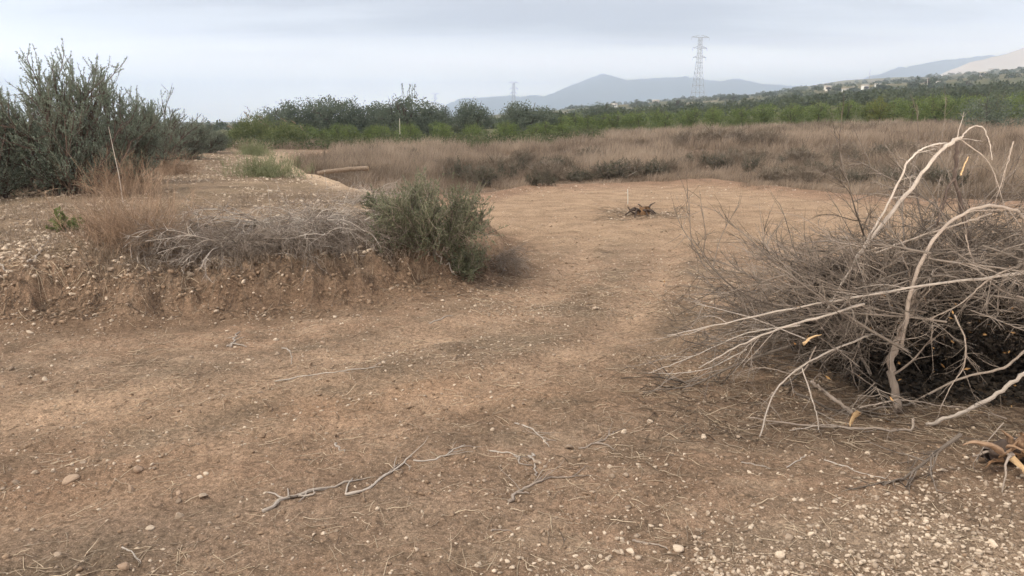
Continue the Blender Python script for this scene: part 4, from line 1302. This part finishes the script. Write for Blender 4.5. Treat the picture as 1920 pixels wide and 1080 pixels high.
def terrace_grass():
    pt = Parts()
    P, _, _ = scatter_px(3400, -200, 740, 283, 480, lambda P, a, b: (sdf(P[:, 0], P[:, 1]) > .35) * np.interp(b, [330, 420], [1, .45]) * np.clip(.25 + 1.3 * fbm(P[:, 0] * .9, P[:, 1] * .9, 3, 441), .02, 1))
    n = len(P); per = 16
    B = np.repeat(P, per, 0); B[:, :2] += RNG.normal(0, .07, (n * per, 2))
    h = RNG.uniform(.03, .13, n * per) * np.repeat(RNG.uniform(.5, 1.3, n), per)
    V, Q, a = blades(B, h, RNG.normal(0, .6, (n * per, 2)) * h[:, None], .0055, np.clip(np.repeat(RNG.random(n), per) * .6 + RNG.random(n * per) * .4, 0, 1)); pt.add(V, Q, None, a)
    # dead growth along the upper edge of the bank, and tufts beyond the clearing
    P, _, _ = scatter_px(330, 150, 960, 380, 520, lambda P, a, b: np.abs(sdf(P[:, 0], P[:, 1]) - .7) < .5)
    n = len(P); per = 22
    B = np.repeat(P, per, 0); B[:, :2] += RNG.normal(0, .06, (n * per, 2))
    h = RNG.uniform(.03, .13, n * per)
    V, Q, a = blades(B, h, RNG.normal(0, .5, (n * per, 2)) * h[:, None], .004, np.clip(RNG.normal(.4, .25, n * per), 0, 1)); pt.add(V, Q, None, a)
    o = link('terrace_dry_grass', pt.build('terrace_dry_grass'), M_DRYGRASS); tag(o, 'short dead grass scattered over the stony terrace', 'grass', kind='stuff')


terrace_grass()

# ------------------------------------------------------------------ brush heap
def brush():
    c = np.array([2.95, 4.75])
    t = empty('brush_pile', (c[0], c[1], 0)); O = np.array([c[0], c[1], 0.0])
    pt = Parts()
    def put(G, r, sides, pt=pt, rnd=None, r1=.35):
        z = height(G[..., 0].ravel(), G[..., 1].ravel()).reshape(G[..., 0].shape)
        G[..., 2] = np.maximum(G[..., 2], z + .006)
        mid = G[:, G.shape[1] // 2]
        e = (mid - np.array([2.72, 4.10, .20])) / np.array([.60, .80, .42])
        e2 = (G[:, -1] - np.array([2.72, 4.10, .20])) / np.array([.55, .75, .38])
        e3 = (G[:, 0] - np.array([2.72, 4.10, .20])) / np.array([.58, .78, .40])
        keep = (((e3 ** 2).sum(1) > 1) | (RNG.random(len(G)) < .12)) & ((e ** 2).sum(1) > RNG.uniform(.8, 1.05, len(G))) & (((e2 ** 2).sum(1) > .9) | (RNG.random(len(G)) < .12))
        r = np.broadcast_to(np.asarray(r, float), (len(G),))
        if rnd is not None: rnd = np.broadcast_to(rnd, (len(G),))[keep]
        addt(pt, G[keep] - O, taper(int(keep.sum()), G.shape[1], r[keep], r1), sides, rnd)
        return G
    def family(S, D, L, r, n1, n2, bend, tone, l1=.45, l2=.2):
        G = put(grow(S, D, L, 10, bend, .05), r, 6, rnd=np.clip(RNG.normal(tone, .15, len(S)), 0, 1))
        s, d, f = kids(G, n1, .15, 1, .5)
        G1 = put(grow(s, d, np.repeat(L, n1) * l1 * RNG.uniform(.4, 1.2, len(s)), 8, np.asarray(bend) * .6, .08), np.repeat(r, n1) * .45, 4, rnd=np.clip(RNG.normal(tone, .2, len(s)), 0, 1))
        s, d, f = kids(G1, n2, .2, 1, .55)
        put(grow(s, d, np.repeat(np.repeat(L, n1), n2) * l2 * RNG.uniform(.3, 1.2, len(s)), 6, np.asarray(bend) * .4, .09), np.repeat(np.repeat(r, n1), n2) * .24, 3, rnd=np.clip(RNG.normal(tone - .14, .25, len(s)), 0, 1))
    # boughs fanning towards the clearing
    n = 74
    S = np.stack([RNG.normal(2.70, .34, n), RNG.normal(4.85, .38, n), RNG.uniform(.08, .55, n)], -1)
    a = RNG.normal(math.pi, .55, n)
    D = np.stack([np.cos(a), np.sin(a), RNG.uniform(-.15, .65, n)], -1)
    family(S, D, RNG.uniform(.55, 1.05, n), RNG.uniform(.004, .010, n), 12, 8, [0, 0, .05], .45)
    # boughs arching over towards the viewer and outwards
    n = 56
    S = np.stack([RNG.normal(3.1, .4, n), RNG.normal(4.9, .35, n), RNG.uniform(.45, .95, n)], -1)
    a = RNG.uniform(-2.9, -.3, n)
    D = np.stack([np.cos(a), np.sin(a), RNG.uniform(-.1, .5, n)], -1)
    family(S, D, RNG.uniform(.5, .95, n), RNG.uniform(.004, .0085, n), 11, 6, [0, 0, -.9], .42)
    # boughs on the far side and above
    n = 50
    S = np.stack([RNG.normal(3.25, .45, n), RNG.normal(5.1, .3, n), RNG.uniform(.2, .8, n)], -1)
    a = RNG.uniform(0, 6.28, n)
    D = np.stack([np.cos(a) * .8, np.sin(a) * .6, RNG.uniform(.2, 1.0, n)], -1)
    family(S, D, RNG.uniform(.6, 1.05, n), RNG.uniform(.004, .0095, n), 11, 6, [0, 0, -.4], .42)
    # roof of the hollow, knitted from fine twigs
    n = 72
    S = np.stack([RNG.uniform(2.1, 3.7, n), RNG.uniform(3.95, 5.2, n), RNG.uniform(.55, .92, n)], -1)
    a = RNG.uniform(0, 6.28, n)
    D = np.stack([np.cos(a), np.sin(a), RNG.normal(0, .12, n)], -1)
    family(S, D, RNG.uniform(.45, .8, n), RNG.uniform(.004, .009, n), 9, 5, [0, 0, -.15], .5)
    # back of the hollow
    n = 50
    S = np.stack([RNG.uniform(2.2, 4.0, n), RNG.uniform(4.8, 5.3, n), RNG.uniform(.05, .5, n)], -1)
    a = RNG.uniform(0, 6.28, n)
    D = np.stack([np.cos(a), np.sin(a) * .3, RNG.normal(.2, .3, n)], -1)
    family(S, D, RNG.uniform(.45, .8, n), RNG.uniform(.004, .008, n), 11, 7, [0, 0, -.15], .35)
    # matted low layer
    n = 70
    S = np.stack([RNG.normal(2.8, .55, n), RNG.normal(4.7, .4, n), RNG.uniform(.02, .35, n)], -1)
    a = RNG.uniform(0, 6.28, n)
    D = np.stack([np.cos(a), np.sin(a), RNG.normal(0, .2, n)], -1)
    family(S, D, RNG.uniform(.5, .95, n), RNG.uniform(.005, .011, n), 9, 5, [0, 0, -.3], .4)
    link('twig_tangle', pt.build('twig_tangle', True), M_TWIG, t)
    tag(t, 'large heap of cut grey branches and dry twigs piled beside the track', 'brush pile')

    # old leaves matted deep inside, coloured near-black to deepen the hollow's shade
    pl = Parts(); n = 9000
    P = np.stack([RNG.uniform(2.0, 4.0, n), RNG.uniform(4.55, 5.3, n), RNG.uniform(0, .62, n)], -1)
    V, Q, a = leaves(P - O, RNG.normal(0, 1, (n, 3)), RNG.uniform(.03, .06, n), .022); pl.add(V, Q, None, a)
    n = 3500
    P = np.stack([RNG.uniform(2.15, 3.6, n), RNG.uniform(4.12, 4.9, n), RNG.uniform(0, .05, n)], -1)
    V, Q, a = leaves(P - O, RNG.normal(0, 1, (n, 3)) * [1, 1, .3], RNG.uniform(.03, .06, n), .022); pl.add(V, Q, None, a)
    o = link('leaf_mulch', pl.build('leaf_mulch'), mat('shade_dark_leaf', (.012, .010, .008), (.05, .038, .027), nscale=4), t); o['kind'] = 'stuff'
    # dead leaves caught in the heap
    pl = Parts(); n = 90
    P = np.stack([RNG.normal(2.6, .6, n), RNG.normal(4.5, .4, n), RNG.uniform(.03, .6, n)], -1)
    V, Q, a = leaves(P - O, RNG.normal(0, 1, (n, 3)), RNG.uniform(.02, .045, n), .014); pl.add(V, Q, None, a)
    o = link('dead_leaves', pl.build('dead_leaves'), M_DEADLEAF, t); o['kind'] = 'stuff'


brush()


def bough(pts, depth, r, m, label, r1=.45, twigs=6, tl=.35, sub=3, name='cut_branch', cat='branch', group=None, n=26, tone=.6, rest=False, bend=(0, 0, -.3), spread=.5):
    """one cut branch of the heap; pts are photo points, depth one value per point"""
    px = [p_[0] for p_ in pts]; py = [p_[1] for p_ in pts]
    P = at(px, py, np.broadcast_to(np.asarray(depth, float), (len(px),)))
    L = smooth_line(P, n); L[1:-1] += RNG.normal(0, r * .20, (n - 2, 3))
    z = height(L[:, 0], L[:, 1])
    L[:, 2] = np.maximum(L[:, 2], z + r * .6)
    base = L[0].copy(); pt = Parts()
    r = r * .68
    R = r * np.linspace(1, r1, n) * RNG.uniform(.86, 1.14, n)
    C, Rc = capped(L - base, R); addt(pt, C, Rc, 9, tone)
    if twigs:
        s, d, f = kids(L[None], twigs, .2, 1, spread)
        G = grow(s, d, tl * RNG.uniform(.4, 1.2, len(s)), 8, bend, .10)
        G[..., 2] = np.maximum(G[..., 2], height(G[..., 0].ravel(), G[..., 1].ravel()).reshape(G[..., 0].shape) + .004)
        addt(pt, G - base, taper(len(s), 8, r * .32, .35), 5, tone - .1)
        if sub:
            s, d, f = kids(G, sub, .25, 1, .5)
            addt(pt, grow(s, d, tl * .4 * RNG.uniform(.4, 1.2, len(s)), 5, bend, .12) - base, taper(len(s), 5, r * .15, .4), 3, tone - .2)
    o = link(name, pt.build(name, True), m, None, base)
    tag(o, label, cat, group); return o


bough([(1925, 512), (1850, 521), (1760, 531), (1640, 551), (1520, 573), (1390, 599), (1310, 617), (1250, 629)], [4.15, 4.1, 4.05, 4.0, 3.98, 4.0, 4.05, 4.1], .0135, M_PALE, 'long straight pale branch jutting far out of the heap over the dirt, uppermost of two', .28, 7, .35)
bough([(1620, 570), (1560, 588), (1480, 611), (1400, 641), (1350, 668), (1310, 690)], [4.0, 3.95, 3.95, 4.0, 4.05, 4.1], .0115, M_PALE, 'shorter pale branch jutting from the heap under the longest straight one', .45, 6, .3)
bough([(1500, 610), (1400, 625), (1300, 668), (1215, 700)], [4.3, 4.3, 4.3, 4.3], .007, M_GREYTWIG, 'thin dark branch with its tip resting on the dirt farthest from the heap', .4, 7, .3)
bough([(1400, 655), (1330, 690), (1270, 700), (1235, 700)], 4.35, .006, M_GREYTWIG, 'thin branch lying low on the dirt below the long pale branches', .4, 5, .25)
bough([(1690, 655), (1698, 590), (1715, 520), (1745, 455), (1795, 408), (1850, 386), (1900, 393), (1930, 420)], [4.1, 4.1, 4.12, 4.18, 4.25, 4.3, 4.35, 4.4], .0165, M_BARK, 'thick arched branch curving over the front of the heap', .75, 5, .3)
bough([(1600, 492), (1650, 425), (1708, 352), (1755, 292), (1785, 266), (1802, 258)], [4.6, 4.6, 4.62, 4.66, 4.7, 4.72], .0145, M_PALE, 'thick pale branch slanting up to the broken top of the dark post', 1.15, 3, .2, 2)
bough([(1802, 258), (1815, 243), (1832, 236), (1846, 243), (1855, 268), (1860, 300)], [4.72, 4.75, 4.78, 4.8, 4.8, 4.8], .0085, M_PALE, 'hooked pale branch curling over at the very top of the heap', .5, 0, .2)
bough([(1545, 590), (1604, 488), (1640, 428), (1682, 348), (1702, 302)], [4.5, 4.55, 4.57, 4.6, 4.62], .0105, M_PALE, 'slender pale branch slanting up parallel to the thick one', .8, 3, .2, 2)
bough([(1700, 305), (1725, 282), (1752, 271), (1785, 268)], [4.64, 4.66, 4.7, 4.72], .0085, M_GREYTWIG, 'short curved branch bridging the slender one to the broken top', .8, 3, .18, 2)
bough([(1795, 266), (1793, 300), (1791, 335), (1800, 375), (1808, 410), (1818, 470)], [4.74, 4.74, 4.74, 4.74, 4.74, 4.74], .0175, M_DARKBARK, 'thick dark broken post of wood standing up out of the heap', 1.1, 3, .2, 2, tone=.5)
bough([(1790, 335), (1777, 352), (1770, 385), (1760, 410), (1753, 450)], 4.7, .011, M_DARKBARK, 'crooked dark side branch hanging from the broken post', .9, 2, .15, 2)
bough([(1768, 372), (1785, 392), (1800, 402)], 4.71, .006, M_DARKBARK, 'small dark loop of branch beside the broken post', .6, 0, .1, 0)
bough([(1801, 329), (1808, 310), (1816, 294)], 4.6, .0075, M_SPLIT, 'yellow splinter of split wood near the top of the heap', .5, 0, .1, 0, name='wood_splinter', cat='splinter')
bough([(1802, 262), (1850, 300), (1872, 350), (1890, 420), (1895, 480)], [4.75, 4.75, 4.75, 4.7, 4.7], .006, M_BARK, 'thin branch drooping from the broken top of the post', .4, 5, .25)
bough([(1905, 220), (1900, 265), (1888, 310), (1862, 390), (1850, 430)][1:], 4.9, .007, M_BARK, 'forked dark twig standing at the back of the heap', .5, 5, .25, bend=(0, 0, .3))
bough([(1735, 803), (1765, 788), (1800, 775), (1860, 744), (1905, 712), (1945, 680)], [3.85, 3.83, 3.8, 3.8, 3.8, 3.82], .0145, M_PALE, 'pale bent branch lying low across the front of the heap', 1.1, 0, .2)
bough([(1712, 784), (1706, 808), (1640, 808), (1560, 801), (1480, 794), (1405, 783)], [3.78, 3.76, 3.76, 3.78, 3.8, 3.84], .0115, M_BARK, 'grey branch lying flat on the dirt along the foot of the heap', .5, 6, .22)
bough([(1640, 625), (1545, 664), (1500, 690), (1462, 722), (1440, 765), (1424, 824)], [4.05, 4.0, 3.95, 3.88, 3.8, 3.66], .0085, M_PALE, 'bent pale branch dropping to a point on the dirt in front of the heap', .7, 4, .22)
bough([(1504, 690), (1520, 740), (1532, 780), (1536, 815)], [3.95, 3.85, 3.76, 3.7], .0065, M_PALE, 'knobbly pale twig hanging down to the foot of the heap', .7, 7, .1)
bough([(1480, 812), (1520, 800), (1560, 797), (1600, 806)], 3.74, .005, M_PALE, 'thin curved white twig lying at the foot of the heap', .5, 5, .12)
bough([(1684, 772), (1678, 740), (1670, 690), (1682, 640), (1702, 590), (1715, 545)], [4.03, 4.08, 4.2, 4.3, 4.4, 4.45], .036, M_BARK, 'thick grey trunk standing in the shaded middle of the heap', .6, 7, .4, 4, tone=.1)
bough([(1610, 785), (1560, 745), (1520, 715)], [3.98, 4.05, 4.1], .017, M_BARK, 'thick broken bough inside the foot of the heap', .8, 3, .2)
bough([(1610, 765), (1690, 750), (1760, 760), (1810, 765)], [3.95, 3.95, 3.95, 3.95], .0075, M_BARK, 'slim grey branch lying across the dark hollow of the heap', .6, 4, .2)
bough([(1930, 650), (1880, 690), (1800, 710), (1700, 760), (1640, 770)], [4.1, 4.1, 4.15, 4.15, 4.1], .011, M_BARK, 'long shaded branch lying under the pale bent one in the heap', .7, 4, .3)
bough([(1790, 590), (1810, 640), (1806, 690), (1785, 720), (1762, 768)], [3.95, 3.9, 3.9, 3.88, 3.86], .0065, M_BARK, 'drooping branch with thin twigs over the dark hollow of the heap', .5, 12, .2)
bough([(1640, 475), (1720, 445), (1800, 420), (1860, 400)], 4.5, .010, M_BARK, 'straight dark branch lying across the upper part of the heap', .7, 6, .25)
bough([(1930, 490), (1860, 520), (1800, 570), (1740, 600)], 4.05, .008, M_BARK, 'dark branch crossing behind the longest straight pale one', .6, 8, .3)
bough([(1925, 560), (1880, 545), (1830, 500), (1810, 440)], 4.15, .009, M_BARK, 'grey branch rising steeply near the picture edge of the heap', .5, 8, .3)
bough([(1700, 540), (1640, 510), (1580, 470), (1540, 430), (1500, 405)], 4.7, .006, M_BARK, 'thin branch spreading from the back of the heap over the clearing', .4, 12, .3, bend=(0, 0, .3))
bough([(1640, 560), (1570, 520), (1530, 485), (1450, 462)], 4.6, .006, M_BARK, 'thin bare branch reaching towards the clearing from the heap', .4, 14, .3, bend=(0, 0, .3))
bough([(1560, 640), (1500, 560), (1470, 520), (1440, 505), (1400, 495)], 4.5, .006, M_BARK, 'hooked thin branch on the clearing side of the heap', .4, 10, .26)
bough([(1530, 650), (1500, 700), (1440, 690), (1405, 692)], 4.1, .006, M_BARK, 'low tangled branch at the clearing side foot of the heap', .5, 10, .2)
bough([(1520, 640), (1420, 600), (1350, 580), (1305, 570)], 4.35, .006, M_GREYTWIG, 'thin grey branch pointing out of the heap above the long pale ones', .35, 4, .2)

# broken pieces of orange wood
def chunk(px, py, dep, L, w, axis, label, m=M_SPLIT, name='wood_chip'):
    t = empty(name, at(px, py, dep))
    shard(-nrm(np.array(axis)) * L * .5, axis, L, w, w * .5, m, 'torn_face', t)
    shard(-nrm(np.array(axis)) * L * .5 - np.array([0, -.006, .004]), axis, L * .8, w * 1.25, w * .5, M_TORN, 'bark', t)
    tag(t, label, 'wood piece')


chunk(1524, 637, 3.82, .11, .024, (.8, .1, .4), 'yellow split wood chip caught among the twigs of the heap')
chunk(1603, 786, 3.70, .10, .045, (-.3, .1, -.9), 'yellow broken end of wood at the foot of the heap')


def root_ball():
    base = hit1(1888, 874)
    t = empty('broken_stump', base); t.scale = (1.25, 1.25, 1.25); pt = Parts()
    K = 12; f = np.linspace(0, 1, K); L = np.stack([-.04 + .36 * f, .06 + .05 * f, .03 + .02 * np.sin(f * 5)], -1); R = .045 * np.sin(np.clip(f * .9 + .12, 0, 1) * 3.0) ** .5
    V, Q, a = tubes(L, R, 12, .5); V = V + RNG.normal(0, .008, V.shape)
    pt.add(V, Q, None, a); link('bark', pt.build('bark'), M_DARKBARK, t)
    for k in range(22):
        shard([RNG.uniform(-.03, .30), RNG.uniform(-.03, .07), RNG.uniform(.03, .085)], (RNG.normal(0, .7), RNG.normal(-.3, .5), RNG.uniform(-.2, .5)), RNG.uniform(.06, .15), RNG.uniform(.02, .05), .014, (M_TORN, M_ORANGE, M_TORN, M_BARK)[k % 4], 'splinter', t)
    shard([-.04, -.02, .075], (-1, -.25, .28), .19, .045, .022, M_ORANGE, 'splinter', t)
    shard([-.03, -.06, .07], (.05, -1, -.45), .15, .055, .02, M_SPLIT, 'splinter', t)
    shard([.02, -.05, .09], (.1, -1, -.2), .10, .05, .02, M_TORN, 'splinter', t)
    shard([.05, -.02, .09], (-.5, -.3, .8), .10, .06, .016, M_ORANGE, 'splinter', t)
    shard([.12, -.04, .09], (.6, -.5, .5), .13, .05, .016, M_TORN, 'splinter', t)
    for k in range(9):
        an = RNG.uniform(-3.0, .1); p0 = np.array([RNG.uniform(-.02, .25), -.03, RNG.uniform(.04, .10)])
        r1 = RNG.uniform(.08, .24); P = smooth_line([p0, p0 + [math.cos(an) * r1 * .5, math.sin(an) * r1 * .5, .02], p0 + [math.cos(an) * r1, math.sin(an) * r1, -p0[2] + .006]], 9)
        P += RNG.normal(0, .004, P.shape); C, Rc = capped(P, RNG.uniform(.003, .008) * np.linspace(1, .35, 9)); pp = Parts(); addt(pp, C, Rc, 6, .5); link('root', pp.build('root', True), M_BARK, t)
    tag(t, 'reddish broken stump with torn yellow splinters lying below the heap', 'stump')


root_ball()

# ------------------------------------------------------------------ pylons, poles, houses
def pylon(px, base_y, top_y, dep, label, r):
    x = (px - 960) / FPX * dep; z = float(height(np.array([x]), np.array([dep]))[0])
    H = top_h(top_y, dep, z)
    t = empty('electricity_pylon', (x, dep, z), .25); pt = Parts()
    def w(h): return np.interp(h, [0, .45, .75, 1], [.085, .045, .026, .022]) * H
    lv = [0, .12, .23, .33, .42, .5, .58, .65, .72, .79, .86, .92, .97]
    segs = []
    cs = [(-1, -1), (1, -1), (1, 1), (-1, 1)]
    for a, b in zip(lv[:-1], lv[1:]):
        for i in range(4):
            p0 = np.array([cs[i][0] * w(a), cs[i][1] * w(a), a * H]); p1 = np.array([cs[i][0] * w(b), cs[i][1] * w(b), b * H])
            j = (i + 1) % 4
            q0 = np.array([cs[j][0] * w(a), cs[j][1] * w(a), a * H]); q1 = np.array([cs[j][0] * w(b), cs[j][1] * w(b), b * H])
            segs += [(p0, p1, 1.5), (p0, q1, .7), (q0, p1, .7), (p1, q1, .8)]
    def beams(segs, nm):
        pp = Parts(); P = np.array([[s[0], s[1]] for s in segs]); R = np.array([[r * s[2]] * 2 for s in segs]); addt(pp, P, R, 4); return link(nm, pp.build(nm), M_STEEL, t)
    beams(segs, 'lattice_tower')
    for f, hw in ((.965, .155), (.80, .125), (.655, .115)):  # three pairs of arms
        s = []; ww = w(f)
        for sg in (-1, 1):
            tip = np.array([sg * hw * H, 0, f * H + .004 * H])
            for cy in (-1, 1):
                s += [(np.array([sg * ww, cy * ww, f * H]), tip, 1.0), (np.array([sg * ww, cy * ww, (f + .035) * H]), tip, 1.0)]
                for k in (.35, .7):
                    a = np.array([sg * ww, cy * ww, f * H]) * (1 - k) + tip * k; b = np.array([sg * ww, cy * ww, (f + .035) * H]) * (1 - k) + tip * k
                    s.append((a, b, .7))
        beams(s, 'crossarm')
        for sg in (-1, 1):
            tip = np.array([sg * hw * H, 0, f * H]); beams([(tip, tip - [0, 0, .045 * H], .9)], 'insulator')
    tag(t, label, 'pylon'); return t


pylon(1297, 181, 66, 640, 'tall steel lattice pylon rising above the blue mountains', .11)
pylon(963, 200, 153, 1450, 'smaller steel pylon farther off against the left foot of the mountain', .16)
pylon(820, 200, 174, 2300, 'tiniest hazy pylon above the wooded line', .16)


def pole(px, base_y, top_y, dep, label, r=.14):
    x = (px - 960) / FPX * dep; z = float(height(np.array([x]), np.array([dep]))[0])
    H = top_h(top_y, dep, z); pt = Parts()
    addt(pt, np.array([[0, 0, -1], [0, 0, H * .5], [0, 0, H], [0, 0, H + .01]]), np.array([r, r * .9, r * .75, .001]), 8)
    addt(pt, np.array([[-.9, 0, H * .95], [.9, 0, H * .95]]), np.array([.06, .06]), 4)
    o = link('utility_pole', pt.build('utility_pole'), M_POLE, None, (x, dep, z)); tag(o, label, 'pole')


pole(1712, 172, 145, 300, 'pale utility pole among the dark trees on the hillside')
pole(1694, 192, 184, 240, 'short pale pole just above the orchard row', .1)
pole(1606, 155, 131, 1150, 'distant slender mast on the skyline of the far slope', .3)


def house(px, py, wpx, label, m=M_WALLW, dep=None, hr=.5):
    if dep is None: p_ = hit1(px, py)
    else:
        x = (px - 960) / FPX * dep; p_ = np.array([x, dep, float(height(np.array([x]), np.array([dep]))[0])])
    W = wpx / FPX * p_[1]; H = max(2.6, W * hr * .7); D = W * .7
    t = empty('house', p_, random.uniform(-.4, .4))
    def box(x0, x1, y0, y1, z0, z1):
        V = np.array([(x, y, z) for z in (z0, z1) for y in (y0, y1) for x in (x0, x1)]); return V, np.array([[0, 1, 5, 4], [1, 3, 7, 5], [3, 2, 6, 7], [2, 0, 4, 6], [4, 5, 7, 6]])
    a = Parts(); V, Q = box(-W / 2, W / 2, -D / 2, D / 2, -2, H); a.add(V, Q); link('wall', a.build('wall'), m, t)
    r_ = Parts(); e = .35; g = H + .02; rh = D * .22
    V = np.array([(-W / 2 - e, -D / 2 - e, g), (W / 2 + e, -D / 2 - e, g), (W / 2 + e, D / 2 + e, g), (-W / 2 - e, D / 2 + e, g), (-W / 2 - e, 0, g + rh), (W / 2 + e, 0, g + rh)])
    r_.add(V, [[0, 1, 5, 4], [2, 3, 4, 5], [0, 3, 2, 1]], [[0, 4, 3], [1, 2, 5]]); link('roof', r_.build('roof'), M_ROOF, t)
    d = Parts(); V, Q = box(-.55, .55, -D / 2 - .06, -D / 2 + .02, 0, 2.1); d.add(V, Q); link('door', d.build('door'), M_SHUT, t)
    for s in (-1, 1):
        d = Parts(); V, Q = box(s * W * .3 - .5, s * W * .3 + .5, -D / 2 - .05, -D / 2 + .02, .9, 2.0); d.add(V, Q); link('window', d.build('window'), M_SHUT, t)
    tag(t, label, 'house'); return t


house(1600, 176, 11, 'brightest white house among trees on the hillside', dep=430)
house(1622, 175, 8, 'small white house just beside the brightest white one', dep=440)
house(1564, 180, 9, 'low white house below the groves, nearest the large pylon of the hillside ones', dep=400)
house(1532, 178, 10, 'long pale farm building with a flat look above the groves', M_WALLB, dep=450, hr=.3)
house(1729, 168, 9, 'small pale house tucked beside the utility pole trees', dep=420)
house(1810, 162, 8, 'pale little house alone on the upper hillside', M_WALLB, dep=520)
house(1146, 195, 11, 'pale low farmhouse at the foot of the blue mountain behind the lone evergreen', dep=620, hr=.35)
house(1222, 195, 11, 'wide pale farm building on the plain between lone evergreen and large pylon', M_WALLB, dep=620, hr=.28)
house(1826, 134, 9, 'tiny white building on the skyline under the pale mountain', dep=1150)

# ------------------------------------------------------------------ air, light, sky, camera
def haze():
    V = np.array([(x, y, z) for z in (-14, 490) for y in (-60, 9300) for x in (-11500, 11500)], float)
    Q = np.array([[0, 2, 3, 1], [4, 5, 7, 6], [0, 1, 5, 4], [1, 3, 7, 5], [3, 2, 6, 7], [2, 0, 4, 6]])
    me = mesh('haze', V, Q)
    m = bpy.data.materials.new('haze_air'); m.use_nodes = True; nt = m.node_tree
    nt.nodes.remove(nt.nodes['Principled BSDF'])
    v = nt.nodes.new('ShaderNodeVolumePrincipled'); v.inputs['Color'].default_value = (.78, .88, 1.0, 1); v.inputs['Density'].default_value = HAZE
    v.inputs['Anisotropy'].default_value = .65
    nt.links.new(v.outputs['Volume'], nt.nodes['Material Output'].inputs['Volume'])
    o = link('haze', me, m); tag(o, 'thin pale haze over the distant land', 'haze', kind='stuff')


HAZE = 4.0e-4
haze()

SUN_EL, SUN_AZ = math.radians(56), math.radians(-115)   # azimuth from +Y towards +X
sd = (math.sin(SUN_AZ) * math.cos(SUN_EL), math.cos(SUN_AZ) * math.cos(SUN_EL), math.sin(SUN_EL))
L = bpy.data.lights.new('sun', 'SUN'); L.energy = 2.4; L.angle = math.radians(11); L.color = (1, .92, .81)
so = bpy.data.objects.new('sun', L); COL.objects.link(so)
from mathutils import Vector
so.rotation_euler = Vector(sd).to_track_quat('Z', 'Y').to_euler()

W = bpy.data.worlds.new('World'); SC.world = W; W.use_nodes = True
nt = W.node_tree; N, LK = nt.nodes, nt.links
bg = N['Background']
sky = N.new('ShaderNodeTexSky'); sky.sky_type = 'NISHITA'; sky.sun_disc = False
sky.sun_elevation = SUN_EL; sky.sun_rotation = SUN_AZ; sky.dust_density = 2.0
tc = N.new('ShaderNodeTexCoord'); sep = N.new('ShaderNodeSeparateXYZ'); LK.new(tc.outputs['Generated'], sep.inputs[0])


def M(op, a, b=None, c=None):
    n = N.new('ShaderNodeMath'); n.operation = op
    for i, v in enumerate((a, b, c)):
        if v is None: continue
        if isinstance(v, (int, float)): n.inputs[i].default_value = v
        else: LK.new(v, n.inputs[i])
    return n.outputs[0]


zc = M('MAXIMUM', sep.outputs['Z'], 0.0)
den = M('ADD', zc, .10)
cx = M('DIVIDE', sep.outputs['X'], den); cy = M('DIVIDE', sep.outputs['Y'], den)
cmb = N.new('ShaderNodeCombineXYZ'); LK.new(M('MULTIPLY', cx, .30), cmb.inputs[0]); LK.new(M('MULTIPLY', cy, .75), cmb.inputs[1]); cmb.inputs[2].default_value = 4.2
n1 = N.new('ShaderNodeTexNoise'); n1.inputs['Scale'].default_value = 1.15; n1.inputs['Detail'].default_value = 6; n1.inputs['Roughness'].default_value = .5
LK.new(cmb.outputs[0], n1.inputs['Vector'])
n2 = N.new('ShaderNodeTexNoise'); n2.inputs['Scale'].default_value = .5; n2.inputs['Detail'].default_value = 3
LK.new(cmb.outputs[0], n2.inputs['Vector'])
def MR(src, a, b, c, d, smooth=True):
    r = N.new('ShaderNodeMapRange'); r.inputs['From Min'].default_value = a; r.inputs['From Max'].default_value = b
    r.inputs['To Min'].default_value = c; r.inputs['To Max'].default_value = d
    if smooth: r.interpolation_type = 'SMOOTHSTEP'
    LK.new(src, r.inputs['Value']); return r.outputs['Result']
br = MR(n1.outputs['Fac'], .40, .62, 0, 1)
rp = N.new('ShaderNodeMix'); rp.data_type = 'RGBA'; LK.new(br, rp.inputs['Factor'])
SKYK = 10.0
rp.inputs['A'].default_value = (.43 * SKYK, .425 * SKYK, .475 * SKYK, 1); rp.inputs['B'].default_value = (.92 * SKYK, .91 * SKYK, .93 * SKYK, 1)
# thin blue showing where the layer is thin
thin = MR(n2.outputs['Fac'], .45, .7, .97, .88)
mx = N.new('ShaderNodeMix'); mx.data_type = 'RGBA'; LK.new(thin, mx.inputs['Factor']); LK.new(sky.outputs[0], mx.inputs['A']); LK.new(rp.outputs['Result'], mx.inputs['B'])
# brighter veil low down
hz = MR(sep.outputs['Z'], 0.0, .12, 1, 0)
mh = N.new('ShaderNodeMix'); mh.data_type = 'RGBA'; LK.new(M('MULTIPLY', hz, .75), mh.inputs['Factor']); LK.new(mx.outputs['Result'], mh.inputs['A'])
mh.inputs['B'].default_value = (10.0 * SKYK, 9.0 * SKYK, 8.1 * SKYK, 1)
LK.new(mh.outputs['Result'], bg.inputs['Color']); bg.inputs['Strength'].default_value = .10

cam = bpy.data.cameras.new('camera'); co = bpy.data.objects.new('camera', cam); COL.objects.link(co)
cam.sensor_width = 36; cam.lens = 36 * FPX / 1920.0
cam.clip_start = .05; cam.clip_end = 40000
co.location = (0, 0, CAMZ); co.rotation_euler = (math.pi / 2 - PITCH, 0, 0)
SC.camera = co
SC.view_settings.view_transform = 'Standard'; SC.view_settings.look = 'None'
SC.view_settings.exposure = 0.44; SC.view_settings.gamma = 1; SC.view_settings.use_curve_mapping = False
SC.cycles.max_bounces = 8; SC.cycles.diffuse_bounces = 3; SC.cycles.volume_bounces = 3
SC.cycles.use_denoising = True
